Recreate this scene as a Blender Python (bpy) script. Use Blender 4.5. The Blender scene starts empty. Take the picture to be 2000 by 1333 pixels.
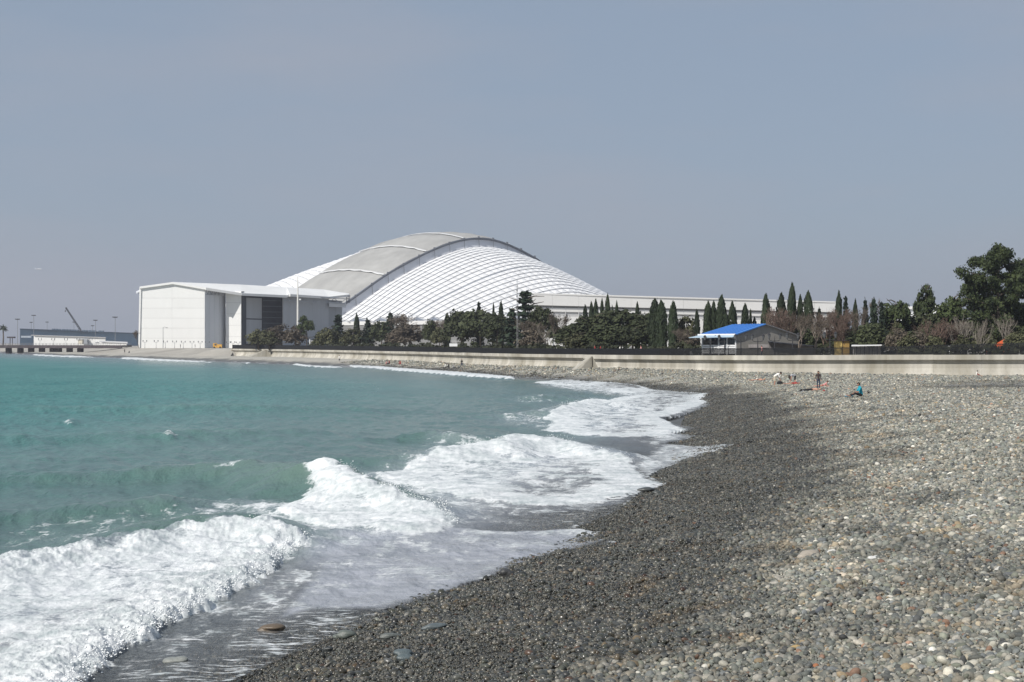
import bpy, bmesh, math, random
import numpy as np
from mathutils import Vector, Matrix

random.seed(11)
RNG = np.random.default_rng(11)
SC = bpy.context.scene
COL = SC.collection
PI = math.pi

# ------------------------------------------------------------------ camera
F, HOR, EYE = 2666.667, 671.0, 5.4          # photo focal length (px), horizon row, eye height (m)
cam_d = bpy.data.cameras.new('camera')
cam_d.sensor_width = 36.0
cam_d.lens = 48.0
cam_d.shift_y = 4.5 / 2000.0
cam_d.clip_start = 0.2
cam_d.clip_end = 40000.0
cam = bpy.data.objects.new('camera', cam_d)
COL.objects.link(cam)
cam.location = (0, 0, EYE)
cam.rotation_euler = (PI / 2, 0, 0)
SC.camera = cam

# ------------------------------------------------------------------ sky, sun, exposure
SUN_EL = math.radians(41.0)
SUN_AZ = (-0.70, -0.714)
n_ = math.hypot(*SUN_AZ)
SUN = Vector((SUN_AZ[0] / n_ * math.cos(SUN_EL), SUN_AZ[1] / n_ * math.cos(SUN_EL), math.sin(SUN_EL)))
world = bpy.data.worlds.new("World")
SC.world = world
world.use_nodes = True
wt = world.node_tree
wt.nodes.clear()
w_out = wt.nodes.new('ShaderNodeOutputWorld')
w_bg = wt.nodes.new('ShaderNodeBackground')
w_sky = wt.nodes.new('ShaderNodeTexSky')
w_sky.sky_type = 'NISHITA'
w_sky.sun_disc = False
w_sky.sun_elevation = SUN_EL
w_sky.sun_rotation = math.atan2(SUN.x, SUN.y)
w_sky.altitude = 0
w_sky.air_density = 1.0
w_sky.dust_density = 1.6
w_sky.ozone_density = 2.0
# thin high veil: compresses the bright band over the sea towards a milky grey blue
w_rgb = wt.nodes.new('ShaderNodeRGBCurve')
w_hsv = wt.nodes.new('ShaderNodeHueSaturation')
w_mix = wt.nodes.new('ShaderNodeMix'); w_mix.data_type = 'RGBA'
w_mix.inputs[0].default_value = 0.72
w_mix.inputs[7].default_value = (3.68, 4.60, 5.88, 1)
w_nz = wt.nodes.new('ShaderNodeTexNoise'); w_nz.inputs['Scale'].default_value = 3.0
w_nz.inputs['Detail'].default_value = 4.0; w_nz.inputs['Roughness'].default_value = 0.55
w_tc = wt.nodes.new('ShaderNodeTexCoord')
w_map = wt.nodes.new('ShaderNodeMapping'); w_map.inputs['Scale'].default_value = (1.0, 1.0, 4.5)
w_mr = wt.nodes.new('ShaderNodeMapRange')
w_mr.inputs['From Min'].default_value = 0.42; w_mr.inputs['From Max'].default_value = 0.75
w_mr.inputs['To Min'].default_value = 0.0; w_mr.inputs['To Max'].default_value = 0.5
w_veil = wt.nodes.new('ShaderNodeMix'); w_veil.data_type = 'RGBA'
w_veil.inputs[7].default_value = (4.6, 4.75, 5.4, 1)
L = wt.links
L.new(w_tc.outputs['Generated'], w_map.inputs['Vector'])
L.new(w_map.outputs['Vector'], w_nz.inputs['Vector'])
L.new(w_nz.outputs['Fac'], w_mr.inputs['Value'])
L.new(w_sky.outputs['Color'], w_mix.inputs[6])
L.new(w_mix.outputs[2], w_veil.inputs[6])
L.new(w_mr.outputs['Result'], w_veil.inputs[0])
L.new(w_veil.outputs[2], w_bg.inputs['Color'])
w_bg.inputs['Strength'].default_value = 0.085
L.new(w_bg.outputs['Background'], w_out.inputs['Surface'])

sun_d = bpy.data.lights.new('sun', 'SUN')
sun_d.energy = 4.9
sun_d.angle = math.radians(0.53)
sun_d.color = (1.0, 0.955, 0.89)
sun = bpy.data.objects.new('sun', sun_d)
COL.objects.link(sun)
sun.rotation_euler = (-SUN).to_track_quat('-Z', 'Y').to_euler()
sun.location = (-60, -60, 120)

SC.view_settings.view_transform = 'Standard'
SC.view_settings.look = 'None'
SC.view_settings.exposure = 0.0
SC.view_settings.gamma = 1.0
SC.view_settings.use_curve_mapping = False
SC.cycles.max_bounces = 6
SC.cycles.transparent_max_bounces = 12

# ------------------------------------------------------------------ helpers
def P(px, py, D):
    """the world point a distance D ahead that the photograph shows at (px, py)"""
    return Vector(((px - 1000) / F * D, D, EYE + (HOR - py) / F * D))

def XD(px, D):
    return (px - 1000) / F * D

def at_z(px, py, z=0.0):
    D = (EYE - z) * F / (py - HOR)
    return ((px - 1000) / F * D, D)

def smooth(a, b, x):
    t = np.clip((x - a) / (b - a), 0, 1)
    return t * t * (3 - 2 * t)

def _hash(ix, iy, seed):
    h = (ix.astype(np.int64) * 374761393 + iy.astype(np.int64) * 668265263 + seed * 974634777) & 0xFFFFFFFF
    h = ((h ^ (h >> 13)) * 1274126177) & 0xFFFFFFFF
    h = h ^ (h >> 16)
    return (h & 0xFFFF) / 65535.0 * 2 * PI

def perlin(x, y, seed=0):
    x0 = np.floor(x); y0 = np.floor(y)
    fx, fy = x - x0, y - y0
    u = fx * fx * fx * (fx * (fx * 6 - 15) + 10)
    v = fy * fy * fy * (fy * (fy * 6 - 15) + 10)
    def g(ox, oy):
        a = _hash(x0 + ox, y0 + oy, seed)
        return np.cos(a) * (fx - ox) + np.sin(a) * (fy - oy)
    return 1.5 * ((g(0, 0) * (1 - u) + g(1, 0) * u) * (1 - v) + (g(0, 1) * (1 - u) + g(1, 1) * u) * v)

def fbm(x, y, octv=4, seed=0, gain=0.5):
    s = np.zeros_like(x, dtype=float); a = 1.0
    for k in range(octv):
        s += a * perlin(x * 2 ** k + 13.7 * k, y * 2 ** k - 7.1 * k, seed + k)
        a *= gain
    return s

def billow(x, y, octv=3, seed=0):
    s = np.zeros_like(x, dtype=float); a = 1.0
    for k in range(octv):
        s += a * (1 - np.abs(perlin(x * 2 ** k, y * 2 ** k, seed + k)) * 2)
        a *= 0.5
    return s

def chaikin(pts, n=2):
    for _ in range(n):
        out = [pts[0]]
        for a, b in zip(pts[:-1], pts[1:]):
            out.append((a[0] * .75 + b[0] * .25, a[1] * .75 + b[1] * .25))
            out.append((a[0] * .25 + b[0] * .75, a[1] * .25 + b[1] * .75))
        out.append(pts[-1]); pts = out
    return pts

def line_dist(x, y, pts):
    """distance to a polyline, with the parameter of the nearest point and the side (+ = right hand)"""
    best = np.full(x.shape, 1e18); par = np.zeros(x.shape); side = np.zeros(x.shape)
    for i in range(len(pts) - 1):
        ax, ay = pts[i][0], pts[i][1]; bx, by = pts[i + 1][0], pts[i + 1][1]
        dx, dy = bx - ax, by - ay
        l2 = dx * dx + dy * dy + 1e-12
        t = np.clip(((x - ax) * dx + (y - ay) * dy) / l2, 0, 1)
        ex, ey = x - ax - t * dx, y - ay - t * dy
        d = ex * ex + ey * ey
        m = d < best
        best = np.where(m, d, best); par = np.where(m, i + t, par)
        side = np.where(m, ((x - ax) * dy - (y - ay) * dx) / math.sqrt(l2), side)
    return np.sqrt(best), par, side

def in_poly(x, y, poly):
    c = np.zeros(x.shape, bool)
    n = len(poly)
    for i in range(n):
        x1, y1 = poly[i][0], poly[i][1]; x2, y2 = poly[(i + 1) % n][0], poly[(i + 1) % n][1]
        if y1 == y2: continue
        m = ((y1 > y) != (y2 > y)) & (x < (x2 - x1) * (y - y1) / (y2 - y1) + x1)
        c ^= m
    return c

def sdf(x, y, poly):
    """signed distance to a closed polygon, positive inside"""
    d, _, _ = line_dist(x, y, list(poly) + [poly[0]])
    return np.where(in_poly(x, y, poly), d, -d)

# ---- materials
def nn(t, kind, **kw):
    n = t.nodes.new(kind)
    for k, v in kw.items():
        if k in n.inputs: n.inputs[k].default_value = v
        else: setattr(n, k, v)
    return n

def mixc(t, fac, a, b, mode='MIX'):
    m = t.nodes.new('ShaderNodeMix'); m.data_type = 'RGBA'; m.blend_type = mode
    for s, v in ((0, fac), (6, a), (7, b)):
        if hasattr(v, 'is_output'): t.links.new(v, m.inputs[s])
        else: m.inputs[s].default_value = v if s == 0 else (tuple(v) + (1,) if len(v) == 3 else v)
    return m.outputs[2]

def mrange(t, v, a, b, c=0.0, d=1.0, kind='LINEAR'):
    m = t.nodes.new('ShaderNodeMapRange'); m.interpolation_type = kind
    t.links.new(v, m.inputs['Value'])
    for s, x in (('From Min', a), ('From Max', b), ('To Min', c), ('To Max', d)):
        if hasattr(x, 'is_output'): t.links.new(x, m.inputs[s])
        else: m.inputs[s].default_value = x
    return m.outputs['Result']

def mth(t, op, a, b=0.0):
    m = t.nodes.new('ShaderNodeMath'); m.operation = op
    for i, v in enumerate((a, b)):
        if hasattr(v, 'is_output'): t.links.new(v, m.inputs[i])
        else: m.inputs[i].default_value = v
    return m.outputs[0]

def new_mat(name):
    m = bpy.data.materials.new(name); m.use_nodes = True
    t = m.node_tree
    return m, t, t.nodes['Principled BSDF']

MATS = {}
def mat(name, col, rough=0.75, var=0.18, scale=1.2, bump=0.0, spec=0.4, metal=0.0, stain=None, stretch=(1, 1, 1), rand=0.0, coord='Object'):
    """a plain material whose colour wanders with noise, with optional fine relief, streaks and per-object tone"""
    if name in MATS: return MATS[name]
    m, t, b = new_mat(name)
    tc = nn(t, 'ShaderNodeTexCoord')
    mp = nn(t, 'ShaderNodeMapping', Scale=stretch)
    t.links.new(tc.outputs[coord], mp.inputs['Vector'])
    n1 = nn(t, 'ShaderNodeTexNoise', Scale=scale, Detail=6.0, Roughness=0.6)
    t.links.new(mp.outputs['Vector'], n1.inputs['Vector'])
    lo = tuple(c * (1 - var) for c in col); hi = tuple(min(1, c * (1 + var)) for c in col)
    c = mixc(t, mrange(t, n1.outputs['Fac'], 0.3, 0.7), lo, hi)
    if stain:
        n2 = nn(t, 'ShaderNodeTexNoise', Scale=scale * 0.37, Detail=5.0, Roughness=0.65)
        t.links.new(mp.outputs['Vector'], n2.inputs['Vector'])
        c = mixc(t, mrange(t, n2.outputs['Fac'], 0.44, 0.66, 0, stain[1]), c, stain[0])
    if rand:
        oi = nn(t, 'ShaderNodeObjectInfo')
        f = mrange(t, oi.outputs['Random'], 0, 1, 1 - rand, 1 + rand)
        cc = t.nodes.new('ShaderNodeCombineColor')
        for k in range(3): t.links.new(f, cc.inputs[k])
        c = mixc(t, 1.0, c, cc.outputs[0], 'MULTIPLY')
    t.links.new(c, b.inputs['Base Color'])
    b.inputs['Roughness'].default_value = rough
    b.inputs['Specular IOR Level'].default_value = spec
    b.inputs['Metallic'].default_value = metal
    if bump:
        bp = nn(t, 'ShaderNodeBump', Strength=0.6, Distance=bump)
        n3 = nn(t, 'ShaderNodeTexNoise', Scale=scale * 6, Detail=4.0)
        t.links.new(mp.outputs['Vector'], n3.inputs['Vector'])
        t.links.new(n3.outputs['Fac'], bp.inputs['Height'])
        t.links.new(bp.outputs['Normal'], b.inputs['Normal'])
    MATS[name] = m
    return m

# ---- objects
def tag(o, label=None, cat=None, group=None, kind=None):
    if label: o['label'] = label
    if cat: o['category'] = cat
    if group: o['group'] = group
    if kind: o['kind'] = kind
    return o

def thing(name, label, cat, loc=(0, 0, 0), group=None, rz=0.0):
    o = bpy.data.objects.new(name, None)
    COL.objects.link(o)
    o.empty_display_size = 0.3
    o.location = loc; o.rotation_euler = (0, 0, rz)
    return tag(o, label, cat, group)

def link(name, me, parent=None, m=None):
    o = bpy.data.objects.new(name, me)
    COL.objects.link(o)
    if m is not None:
        me.materials.clear(); me.materials.append(m)
    if parent is not None: o.parent = parent
    return o

def np_mesh(name, verts, quads, smooth_=True):
    me = bpy.data.meshes.new(name)
    verts = np.asarray(verts, np.float32); quads = np.asarray(quads, np.int32)
    k = quads.shape[1]
    me.vertices.add(len(verts)); me.vertices.foreach_set('co', verts.ravel())
    me.loops.add(quads.size); me.loops.foreach_set('vertex_index', quads.ravel())
    me.polygons.add(len(quads))
    me.polygons.foreach_set('loop_start', np.arange(0, quads.size, k, dtype=np.int32))
    me.polygons.foreach_set('loop_total', np.full(len(quads), k, np.int32))
    me.polygons.foreach_set('use_smooth', np.full(len(quads), smooth_, bool))
    me.update(calc_edges=True)
    return me

def attr(me, name, vals, kind='FLOAT'):
    a = me.attributes.new(name, kind, 'POINT')
    if kind == 'FLOAT': a.data.foreach_set('value', np.asarray(vals, np.float32).ravel())
    elif kind == 'INT': a.data.foreach_set('value', np.asarray(vals, np.int32).ravel())
    elif kind == 'FLOAT_COLOR': a.data.foreach_set('color', np.asarray(vals, np.float32).ravel())
    else: a.data.foreach_set('vector', np.asarray(vals, np.float32).ravel())

class MB:
    """collects simple shapes into one mesh"""
    def __init__(self, off=(0, 0, 0)):
        self.v, self.f, self.off = [], [], Vector(off)
    def add(self, vs, fs):
        n = len(self.v)
        self.v += [tuple(Vector(p) - self.off) for p in vs]
        self.f += [tuple(i + n for i in f) for f in fs]
        return self
    def box(self, c, s, rz=0.0, R=None):
        c = Vector(c); h = Vector(s) / 2
        R = R or Matrix.Rotation(rz, 3, 'Z')
        vs = [c + R @ Vector((x * h.x, y * h.y, z * h.z)) for x in (-1, 1) for y in (-1, 1) for z in (-1, 1)]
        return self.add(vs, [(0, 1, 3, 2), (4, 6, 7, 5), (0, 4, 5, 1), (2, 3, 7, 6), (0, 2, 6, 4), (1, 5, 7, 3)])
    def bar(self, a, b, w, h=None):
        a, b = Vector(a), Vector(b); h = h or w
        d = (b - a); l = d.length
        z = d.normalized(); up = Vector((0, 0, 1)) if abs(z.z) < .95 else Vector((0, 1, 0))
        x = up.cross(z).normalized(); y = z.cross(x)
        R = Matrix((x, y, z)).transposed()
        return self.box((a + b) / 2, (w, h, l), R=R)
    def tube(self, pts, radii, n=6, cap=True):
        pts = [Vector(p) for p in pts]
        if not hasattr(radii, '__len__'): radii = [radii] * len(pts)
        vs, fs = [], []
        for i, p in enumerate(pts):
            d = (pts[min(i + 1, len(pts) - 1)] - pts[max(i - 1, 0)]).normalized()
            up = Vector((0, 0, 1)) if abs(d.z) < .9 else Vector((1, 0, 0))
            x = up.cross(d).normalized(); y = d.cross(x)
            for k in range(n):
                a = 2 * PI * k / n
                vs.append(p + (x * math.cos(a) + y * math.sin(a)) * radii[i])
        for i in range(len(pts) - 1):
            for k in range(n):
                fs.append((i * n + k, i * n + (k + 1) % n, (i + 1) * n + (k + 1) % n, (i + 1) * n + k))
        if cap:
            fs.append(tuple(range(n))[::-1]); fs.append(tuple((len(pts) - 1) * n + k for k in range(n)))
        return self.add(vs, fs)
    def prism(self, poly, z0, z1):
        """vertical prism over a plan polygon; z0, z1 numbers or lists"""
        n = len(poly)
        a = z0 if hasattr(z0, '__len__') else [z0] * n
        b = z1 if hasattr(z1, '__len__') else [z1] * n
        vs = [(p[0], p[1], a[i]) for i, p in enumerate(poly)] + [(p[0], p[1], b[i]) for i, p in enumerate(poly)]
        fs = [tuple(range(n))[::-1], tuple(range(n, 2 * n))] + [(i, (i + 1) % n, n + (i + 1) % n, n + i) for i in range(n)]
        return self.add(vs, fs)
    def slab(self, quad, nrm, th):
        """a flat plate of thickness th behind four (or more) points"""
        n = len(quad); q = [Vector(p) for p in quad]; o = Vector(nrm).normalized() * -th
        return self.add(q + [p + o for p in q], [tuple(range(n)), tuple(range(n, 2 * n))[::-1]] +
                        [((i + 1) % n, i, n + i, n + (i + 1) % n) for i in range(n)])
    def lathe(self, c, prof, n=10, sx=1.0, sy=1.0):
        vs, fs = [], []
        for r, z in prof:
            for k in range(n):
                a = 2 * PI * k / n
                vs.append((c[0] + r * sx * math.cos(a), c[1] + r * sy * math.sin(a), c[2] + z))
        for i in range(len(prof) - 1):
            for k in range(n):
                fs.append((i * n + k, i * n + (k + 1) % n, (i + 1) * n + (k + 1) % n, (i + 1) * n + k))
        fs.append(tuple(range(n))[::-1]); fs.append(tuple((len(prof) - 1) * n + k for k in range(n)))
        return self.add(vs, fs)
    def mesh(self, name, smooth_=False, recalc=True):
        me = bpy.data.meshes.new(name)
        me.from_pydata(self.v, [], self.f)
        if recalc:
            bm = bmesh.new(); bm.from_mesh(me)
            bmesh.ops.recalc_face_normals(bm, faces=bm.faces)
            bm.to_mesh(me); bm.free()
        if smooth_:
            me.polygons.foreach_set('use_smooth', [True] * len(me.polygons))
        me.update()
        return me
    def build(self, name, m, parent=None, smooth_=False):
        return link(name, self.mesh(name, smooth_), parent, m)

def copy_tree(o, parent=None):
    c = o.copy(); COL.objects.link(c)
    if parent is not None: c.parent = parent
    for ch in list(o.children): copy_tree(ch, c)
    return c

# ================================================================== shoreline, beach and land
SHORE = [(-13.5, -60), (-10.5, 0), (-8, 12), (-5.5, 18.6)] + [at_z(*q) for q in (
    (590, 1300), (800, 1180), (1000, 1110), (1160, 1045), (1275, 950), (1370, 868), (1385, 790), (1345, 765),
    (1200, 746), (1000, 736), (850, 723.5), (700, 716), (560, 711), (390, 704.5), (240, 699), (130, 696.2), (65, 693), (0, 688.5))] + [
    (-640, 1150), (-1500, 2000), (-7000, 6500)]
SHORE = chaikin(SHORE, 2)
SEA = SHORE + [(-9000, 6500), (-9000, -60)]

def shore_s(x, y):
    """distance inland from the mean waterline (negative out at sea)"""
    d, _, _ = line_dist(x, y, SHORE)
    return np.where(in_poly(x, y, SEA), -d, d)

CAP_Y = [0, 40, 60, 90, 110, 133, 170, 200, 300, 500, 900, 7000]
CAP_Z = [2.5, 2.5, 2.35, 1.85, 1.4, 1.05, 1.1, 1.35, 1.2, 1.0, .6, .6]
def beach_z(x, y, s=None):
    if s is None: s = shore_s(x, y)
    ss = s + 0.5 * fbm(x / 6.0, y / 6.0, 2, 5)
    ramp = np.where(ss < 0, np.maximum(0.13 * ss, -6), 0.15 * ss)
    cap = np.interp(y, CAP_Y, CAP_Z) + 0.10 * fbm(x / 9.0, y / 9.0, 3, 31) * (y < 250)
    # low storm ridge in front of the sea wall on the right
    cap = cap + 0.55 * np.exp(-((y - (139 + 0.16 * (x - 45))) / 2.6) ** 2) * smooth(38, 47, x)
    k = 0.35
    h = np.clip(0.5 + 0.5 * (cap - ramp) / k, 0, 1)
    return cap * (1 - h) + ramp * h - k * h * (1 - h)

def on_beach(px, py):
    """where the photograph's ray through (px, py) meets beach or sea level"""
    D = np.concatenate([np.arange(8, 60, .1), np.arange(60, 300, .4), np.arange(300, 1200, 2.0)])
    x = (px - 1000) / F * D; z = EYE + (HOR - py) / F * D
    g = np.maximum(beach_z(x, D), 0.0)
    i = int(np.argmax(z <= g))
    return Vector((x[i], D[i], g[i]))

# polar tessellation: finer near the viewer, but every height is a function of the place alone
def fan(cols, rows_D):
    k = (np.asarray(cols) - 1000) / F
    D = np.asarray(rows_D)
    X = D[:, None] * k[None, :]; Y = np.repeat(D[:, None], len(k), 1)
    return X, Y

def fan_quads(nr, nc, keep):
    idx = np.arange(nr * nc).reshape(nr, nc)
    q = np.stack([idx[:-1, :-1], idx[:-1, 1:], idx[1:, 1:], idx[1:, :-1]], -1).reshape(-1, 4)
    kv = keep.ravel()
    return q[kv[q].any(1)]

def compact(V, Q, attrs):
    used = np.zeros(len(V), bool); used[Q.ravel()] = True
    remap = np.cumsum(used) - 1
    return V[used], remap[Q], {k: a[used] for k, a in attrs.items()}

def wetness(x, y, s):
    n = fbm(x / 2.3, y / 2.3, 3, 71) * 1.1 + fbm(x / 9.0, y / 9.0, 2, 72) * 1.6
    lim = np.interp(y, [0, 18, 30, 42, 60, 90, 130, 170, 300, 900], [6.6, 6.6, 6.9, 6.6, 6.5, 6.3, 4.8, 1.6, 2.5, 6])
    w = 1 - smooth(-1.6, 2.2, s + n - lim)
    damp = 0.55 * smooth(.02, .55, fbm(x / 3.1 + 9, y / 5.0, 3, 75)) * (1 - smooth(3.5, 8.0, s - lim + n)) * (1 - smooth(90, 130, y))
    damp = np.maximum(damp, .5 * (1 - smooth(17, 27, y)) * (1 - smooth(8.5, 13, s + n)) * (.6 + .4 * smooth(-.3, .4, fbm(x / 2.1, y / 1.6, 3, 79))))
    ridge = np.exp(-((y - (133 + 0.16 * (x - 45))) / 5.0) ** 2) * smooth(34, 44, x) * 0.9
    return np.clip(np.maximum(np.maximum(w, damp), ridge), 0, 1)

# ---- beach (one sheet with the sea bed)
b_rows = np.concatenate([np.linspace(5, 12, 14), 14402 / (np.linspace(1871, 735, 430) - HOR), np.linspace(231, 700, 110), np.geomspace(720, 7000, 30)])
b_rows = np.unique(b_rows)
b_cols = np.concatenate([np.linspace(-9000, -700, 40), np.linspace(-650, 250, 120), np.linspace(254, 2030, 520), np.linspace(2040, 3600, 70)])
X, Y = fan(b_cols, b_rows)
S = shore_s(X, Y)
Z = beach_z(X, Y, S)
Wt = wetness(X, Y, S)
V = np.stack([X, Y, Z - .03 * (1 - smooth(50, 120, Y)) * smooth(-2, 0, S)], -1).reshape(-1, 3)     # the stones lie on this bed
Q = fan_quads(*X.shape, S > -45)
V, Q, A = compact(V, Q, {'wet': Wt.ravel(), 'shore': S.ravel()})
me = np_mesh('beach', V, Q)
for k, a in A.items(): attr(me, k, a)

m, t, b = new_mat('shingle ground')
geo = nn(t, 'ShaderNodeNewGeometry')
wet = nn(t, 'ShaderNodeAttribute', attribute_name='wet').outputs['Fac']
vo = nn(t, 'ShaderNodeTexVoronoi', Scale=11.0)
vo2 = nn(t, 'ShaderNodeTexVoronoi', Scale=4.0)
nz = nn(t, 'ShaderNodeTexNoise', Scale=0.35, Detail=7.0, Roughness=0.6)
for q in (vo, vo2, nz): t.links.new(geo.outputs['Position'], q.inputs['Vector'])
def ramp(t, fac, stops):
    r = t.nodes.new('ShaderNodeValToRGB')
    r.color_ramp.interpolation = 'LINEAR'
    e = r.color_ramp.elements
    while len(e) < len(stops): e.new(0.5)
    for el, (p, c) in zip(e, stops): el.position = p; el.color = tuple(c) + (1,)
    t.links.new(fac, r.inputs[0])
    return r.outputs[0]
STONE = [(0.0, (.12, .122, .115)), (.25, (.23, .23, .21)), (.5, (.315, .31, .28)), (.75, (.40, .39, .35)), (1.0, (.62, .60, .55))]
sep = nn(t, 'ShaderNodeSeparateColor'); t.links.new(vo.outputs['Color'], sep.inputs[0])
sep2 = nn(t, 'ShaderNodeSeparateColor'); t.links.new(vo2.outputs['Color'], sep2.inputs[0])
c1 = ramp(t, sep.outputs[0], STONE); c2 = ramp(t, sep2.outputs[1], STONE)
c = mixc(t, 0.4, c1, c2)
sepp = nn(t, 'ShaderNodeSeparateXYZ'); t.links.new(geo.outputs['Position'], sepp.inputs[0])
c = mixc(t, mrange(t, nz.outputs['Fac'], .35, .7, 0, .35), c, (.36, .345, .30))
c = mixc(t, mth(t, 'MULTIPLY', mrange(t, sepp.outputs[1], 170, 230, 0, .7), mrange(t, nz.outputs['Fac'], .3, .6, .6, 1)), c, (.40, .375, .32))     # finer pale grit on the far beach
wetc = mixc(t, 1.0, c, (.22, .215, .205), 'MULTIPLY')
c = mixc(t, wet, c, wetc)
t.links.new(c, b.inputs['Base Color'])
t.links.new(mrange(t, wet, 0, 1, .85, .38), b.inputs['Roughness'])
bp = nn(t, 'ShaderNodeBump', Strength=0.8, Distance=0.04); bp.invert = True
t.links.new(vo.outputs['Distance'], bp.inputs['Height'])
t.links.new(bp.outputs['Normal'], b.inputs['Normal'])
tag(link('beach', me, None, m), kind='structure')

# ---- the land behind the sea wall
WALL_PX = [(2500, 692.5, 172), (2200, 692.5, 174), (2000, 693, 178), (1800, 693.2, 181), (1500, 694.6, 190), (1350, 694.4, 202), (1200, 693.8, 219), (1000, 691.4, 252),
           (920, 689.6, 278), (830, 687.6, 312), (720, 685.5, 355), (620, 683.6, 408), (530, 682.4, 448), (448, 681.4, 482)]
WALL = [P(*q) for q in WALL_PX]
GROUND_Z = 3.30
LAND_EDGE = [(-112, 503), (-130, 545), (-167, 588), (-192, 690), (-240, 800), (-345, 930), (-520, 1200), (-1400, 2080), (-6000, 6150)]
inner = []
for i, p in enumerate(WALL):
    a = WALL[max(i - 1, 0)]; c_ = WALL[min(i + 1, len(WALL) - 1)]
    d = (c_ - a); d.z = 0; d.normalize()
    nrm = Vector((d.y, -d.x, 0))            # inland
    if nrm.y < 0: nrm = -nrm
    inner.append((p + nrm * 1.8, nrm))
land = [(p.x, p.y) for p, _ in inner] + LAND_EDGE + [(-6000, 12000), (9000, 12000), (9000, 165)]
lm = MB(); lm.add([(x, y, GROUND_Z) for x, y in land], [tuple(range(len(land)))])
# sandy slope from the open promenade down to the far beach
edge = [(inner[-1][0].x, inner[-1][0].y)] + LAND_EDGE
vs, fs = [], []
for i, (x, y) in enumerate(edge):
    a = edge[max(i - 1, 0)]; c_ = edge[min(i + 1, len(edge) - 1)]
    dx, dy = c_[0] - a[0], c_[1] - a[1]; l = math.hypot(dx, dy)
    nx, ny = -dy / l, dx / l
    q1 = shore_s(np.array([x + nx * 9, x - nx * 9]), np.array([y + ny * 9, y - ny * 9]))
    if q1[0] > q1[1]: nx, ny = -nx, -ny
    if i == 0: nx, ny = .12, -.99
    if i == 1: nx, ny = -.3, -.95
    vs += [(x, y, GROUND_Z), (x + nx * 9, y + ny * 9, 1.9), (x + nx * 26, y + ny * 26, -0.2)]
for i in range(len(edge) - 1):
    for k in range(2):
        fs.append((3 * i + k, 3 * i + k + 1, 3 * i + k + 4, 3 * i + k + 3))
lm.add(vs, fs)
me = lm.mesh('promenade_ground')
bm = bmesh.new(); bm.from_mesh(me); bmesh.ops.triangulate(bm, faces=bm.faces[:]); bm.to_mesh(me); bm.free()
tag(link('promenade_ground', me, None, mat('pale sand and concrete', (.36, .34, .30), .9, .2, .08, stain=((.22, .2, .17), .5))), kind='structure')

# ================================================================== the sea
# film edge (where the last wash of each wave ends on the shingle)
FILM_PX = [(230, 1420), (420, 1345), (560, 1285), (690, 1235), (765, 1192), (860, 1158), (950, 1132), (1010, 1104), (1090, 1078), (1150, 1070), (1212, 1060), (1165, 1053),
           (1200, 1040), (1125, 1031), (1165, 1018), (1215, 992), (1250, 965), (1305, 945), (1268, 930), (1300, 915), (1340, 903), (1390, 886),
           (1437, 868), (1350, 872), (1300, 868), (1362, 851), (1310, 846), (1368, 835), (1318, 830), (1290, 817), (1352, 806), (1393, 787), (1372, 781), (1386, 767), (1280, 761)]
FILM = [(-30, -60), (-12, 0), (-8.4, 12)] + [tuple(on_beach(*q)[:2]) for q in FILM_PX]
far_s = [p for p in SHORE if p[1] > FILM[-1][1] + 12 and p[1] > 170]
FILM = FILM + far_s + [(-9000, 6500), (-9000, -60)]

def pp(pts, z=0.15):
    out = []
    for q in pts:
        zz = q[2] if len(q) > 2 else z
        out.append(at_z(q[0], q[1], zz))
    return out

# foaming bores: polygon in plan, thickness, front steepness, foam amount
BORES = [
    (pp([(120, 1400), (160, 1333), (205, 1290), (245, 1258), (300, 1228), (352, 1200), (400, 1180), (462, 1150), (515, 1120), (545, 1092), (560, 1080), (600, 1058), (575, 1040, .3), (520, 1013, .6),
         (420, 1000, .8), (300, 1022, .65), (150, 1062, .45), (0, 1098, .3), (-200, 1140, .3), (-500, 1200), (-500, 1400)]), .26, .30, 1.0),
    (pp([(655, 912, .9), (727, 946, .65), (795, 966, .5), (850, 985, .35), (886, 1020, .1), (870, 1030), (800, 1033), (700, 1027), (620, 1020), (540, 996), (575, 975, .2), (612, 950, .5), (600, 918, .8)]), .13, .4, 1.0),
    (pp([(850, 882, .5), (920, 870, .6), (965, 862, .75), (995, 853, .8), (1090, 860, .6), (1152, 872, .5), (1225, 888, .35), (1246, 905, .2), (1262, 930, .1), (1303, 945, .1), (1268, 956),
         (1180, 972), (1080, 980), (950, 972), (850, 955), (760, 938), (730, 922), (790, 908)]), .12, .5, .97),
    (pp([(1060, 806, .5), (1105, 790, .6), (1150, 778, .5), (1200, 770, .4), (1262, 766, .3), (1385, 769), (1388, 783), (1330, 803), (1290, 812), (1315, 826), (1350, 838), (1290, 846), (1210, 850),
         (1120, 846), (1060, 836), (1085, 822)]), .09, .6, .95),
    (pp([(1040, 743, .3), (1100, 738, .4), (1190, 745, .2), (1170, 752), (1090, 751)]), .15, .6, .9),
    (pp([(1190, 757, .3), (1230, 752, .3), (1280, 761, .2), (1240, 768), (1195, 764)]), .15, .6, .9),
    (pp([(905, 855, .5), (930, 850, .55), (962, 855, .4), (930, 862, .2)]), .1, .4, .8),
]
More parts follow.
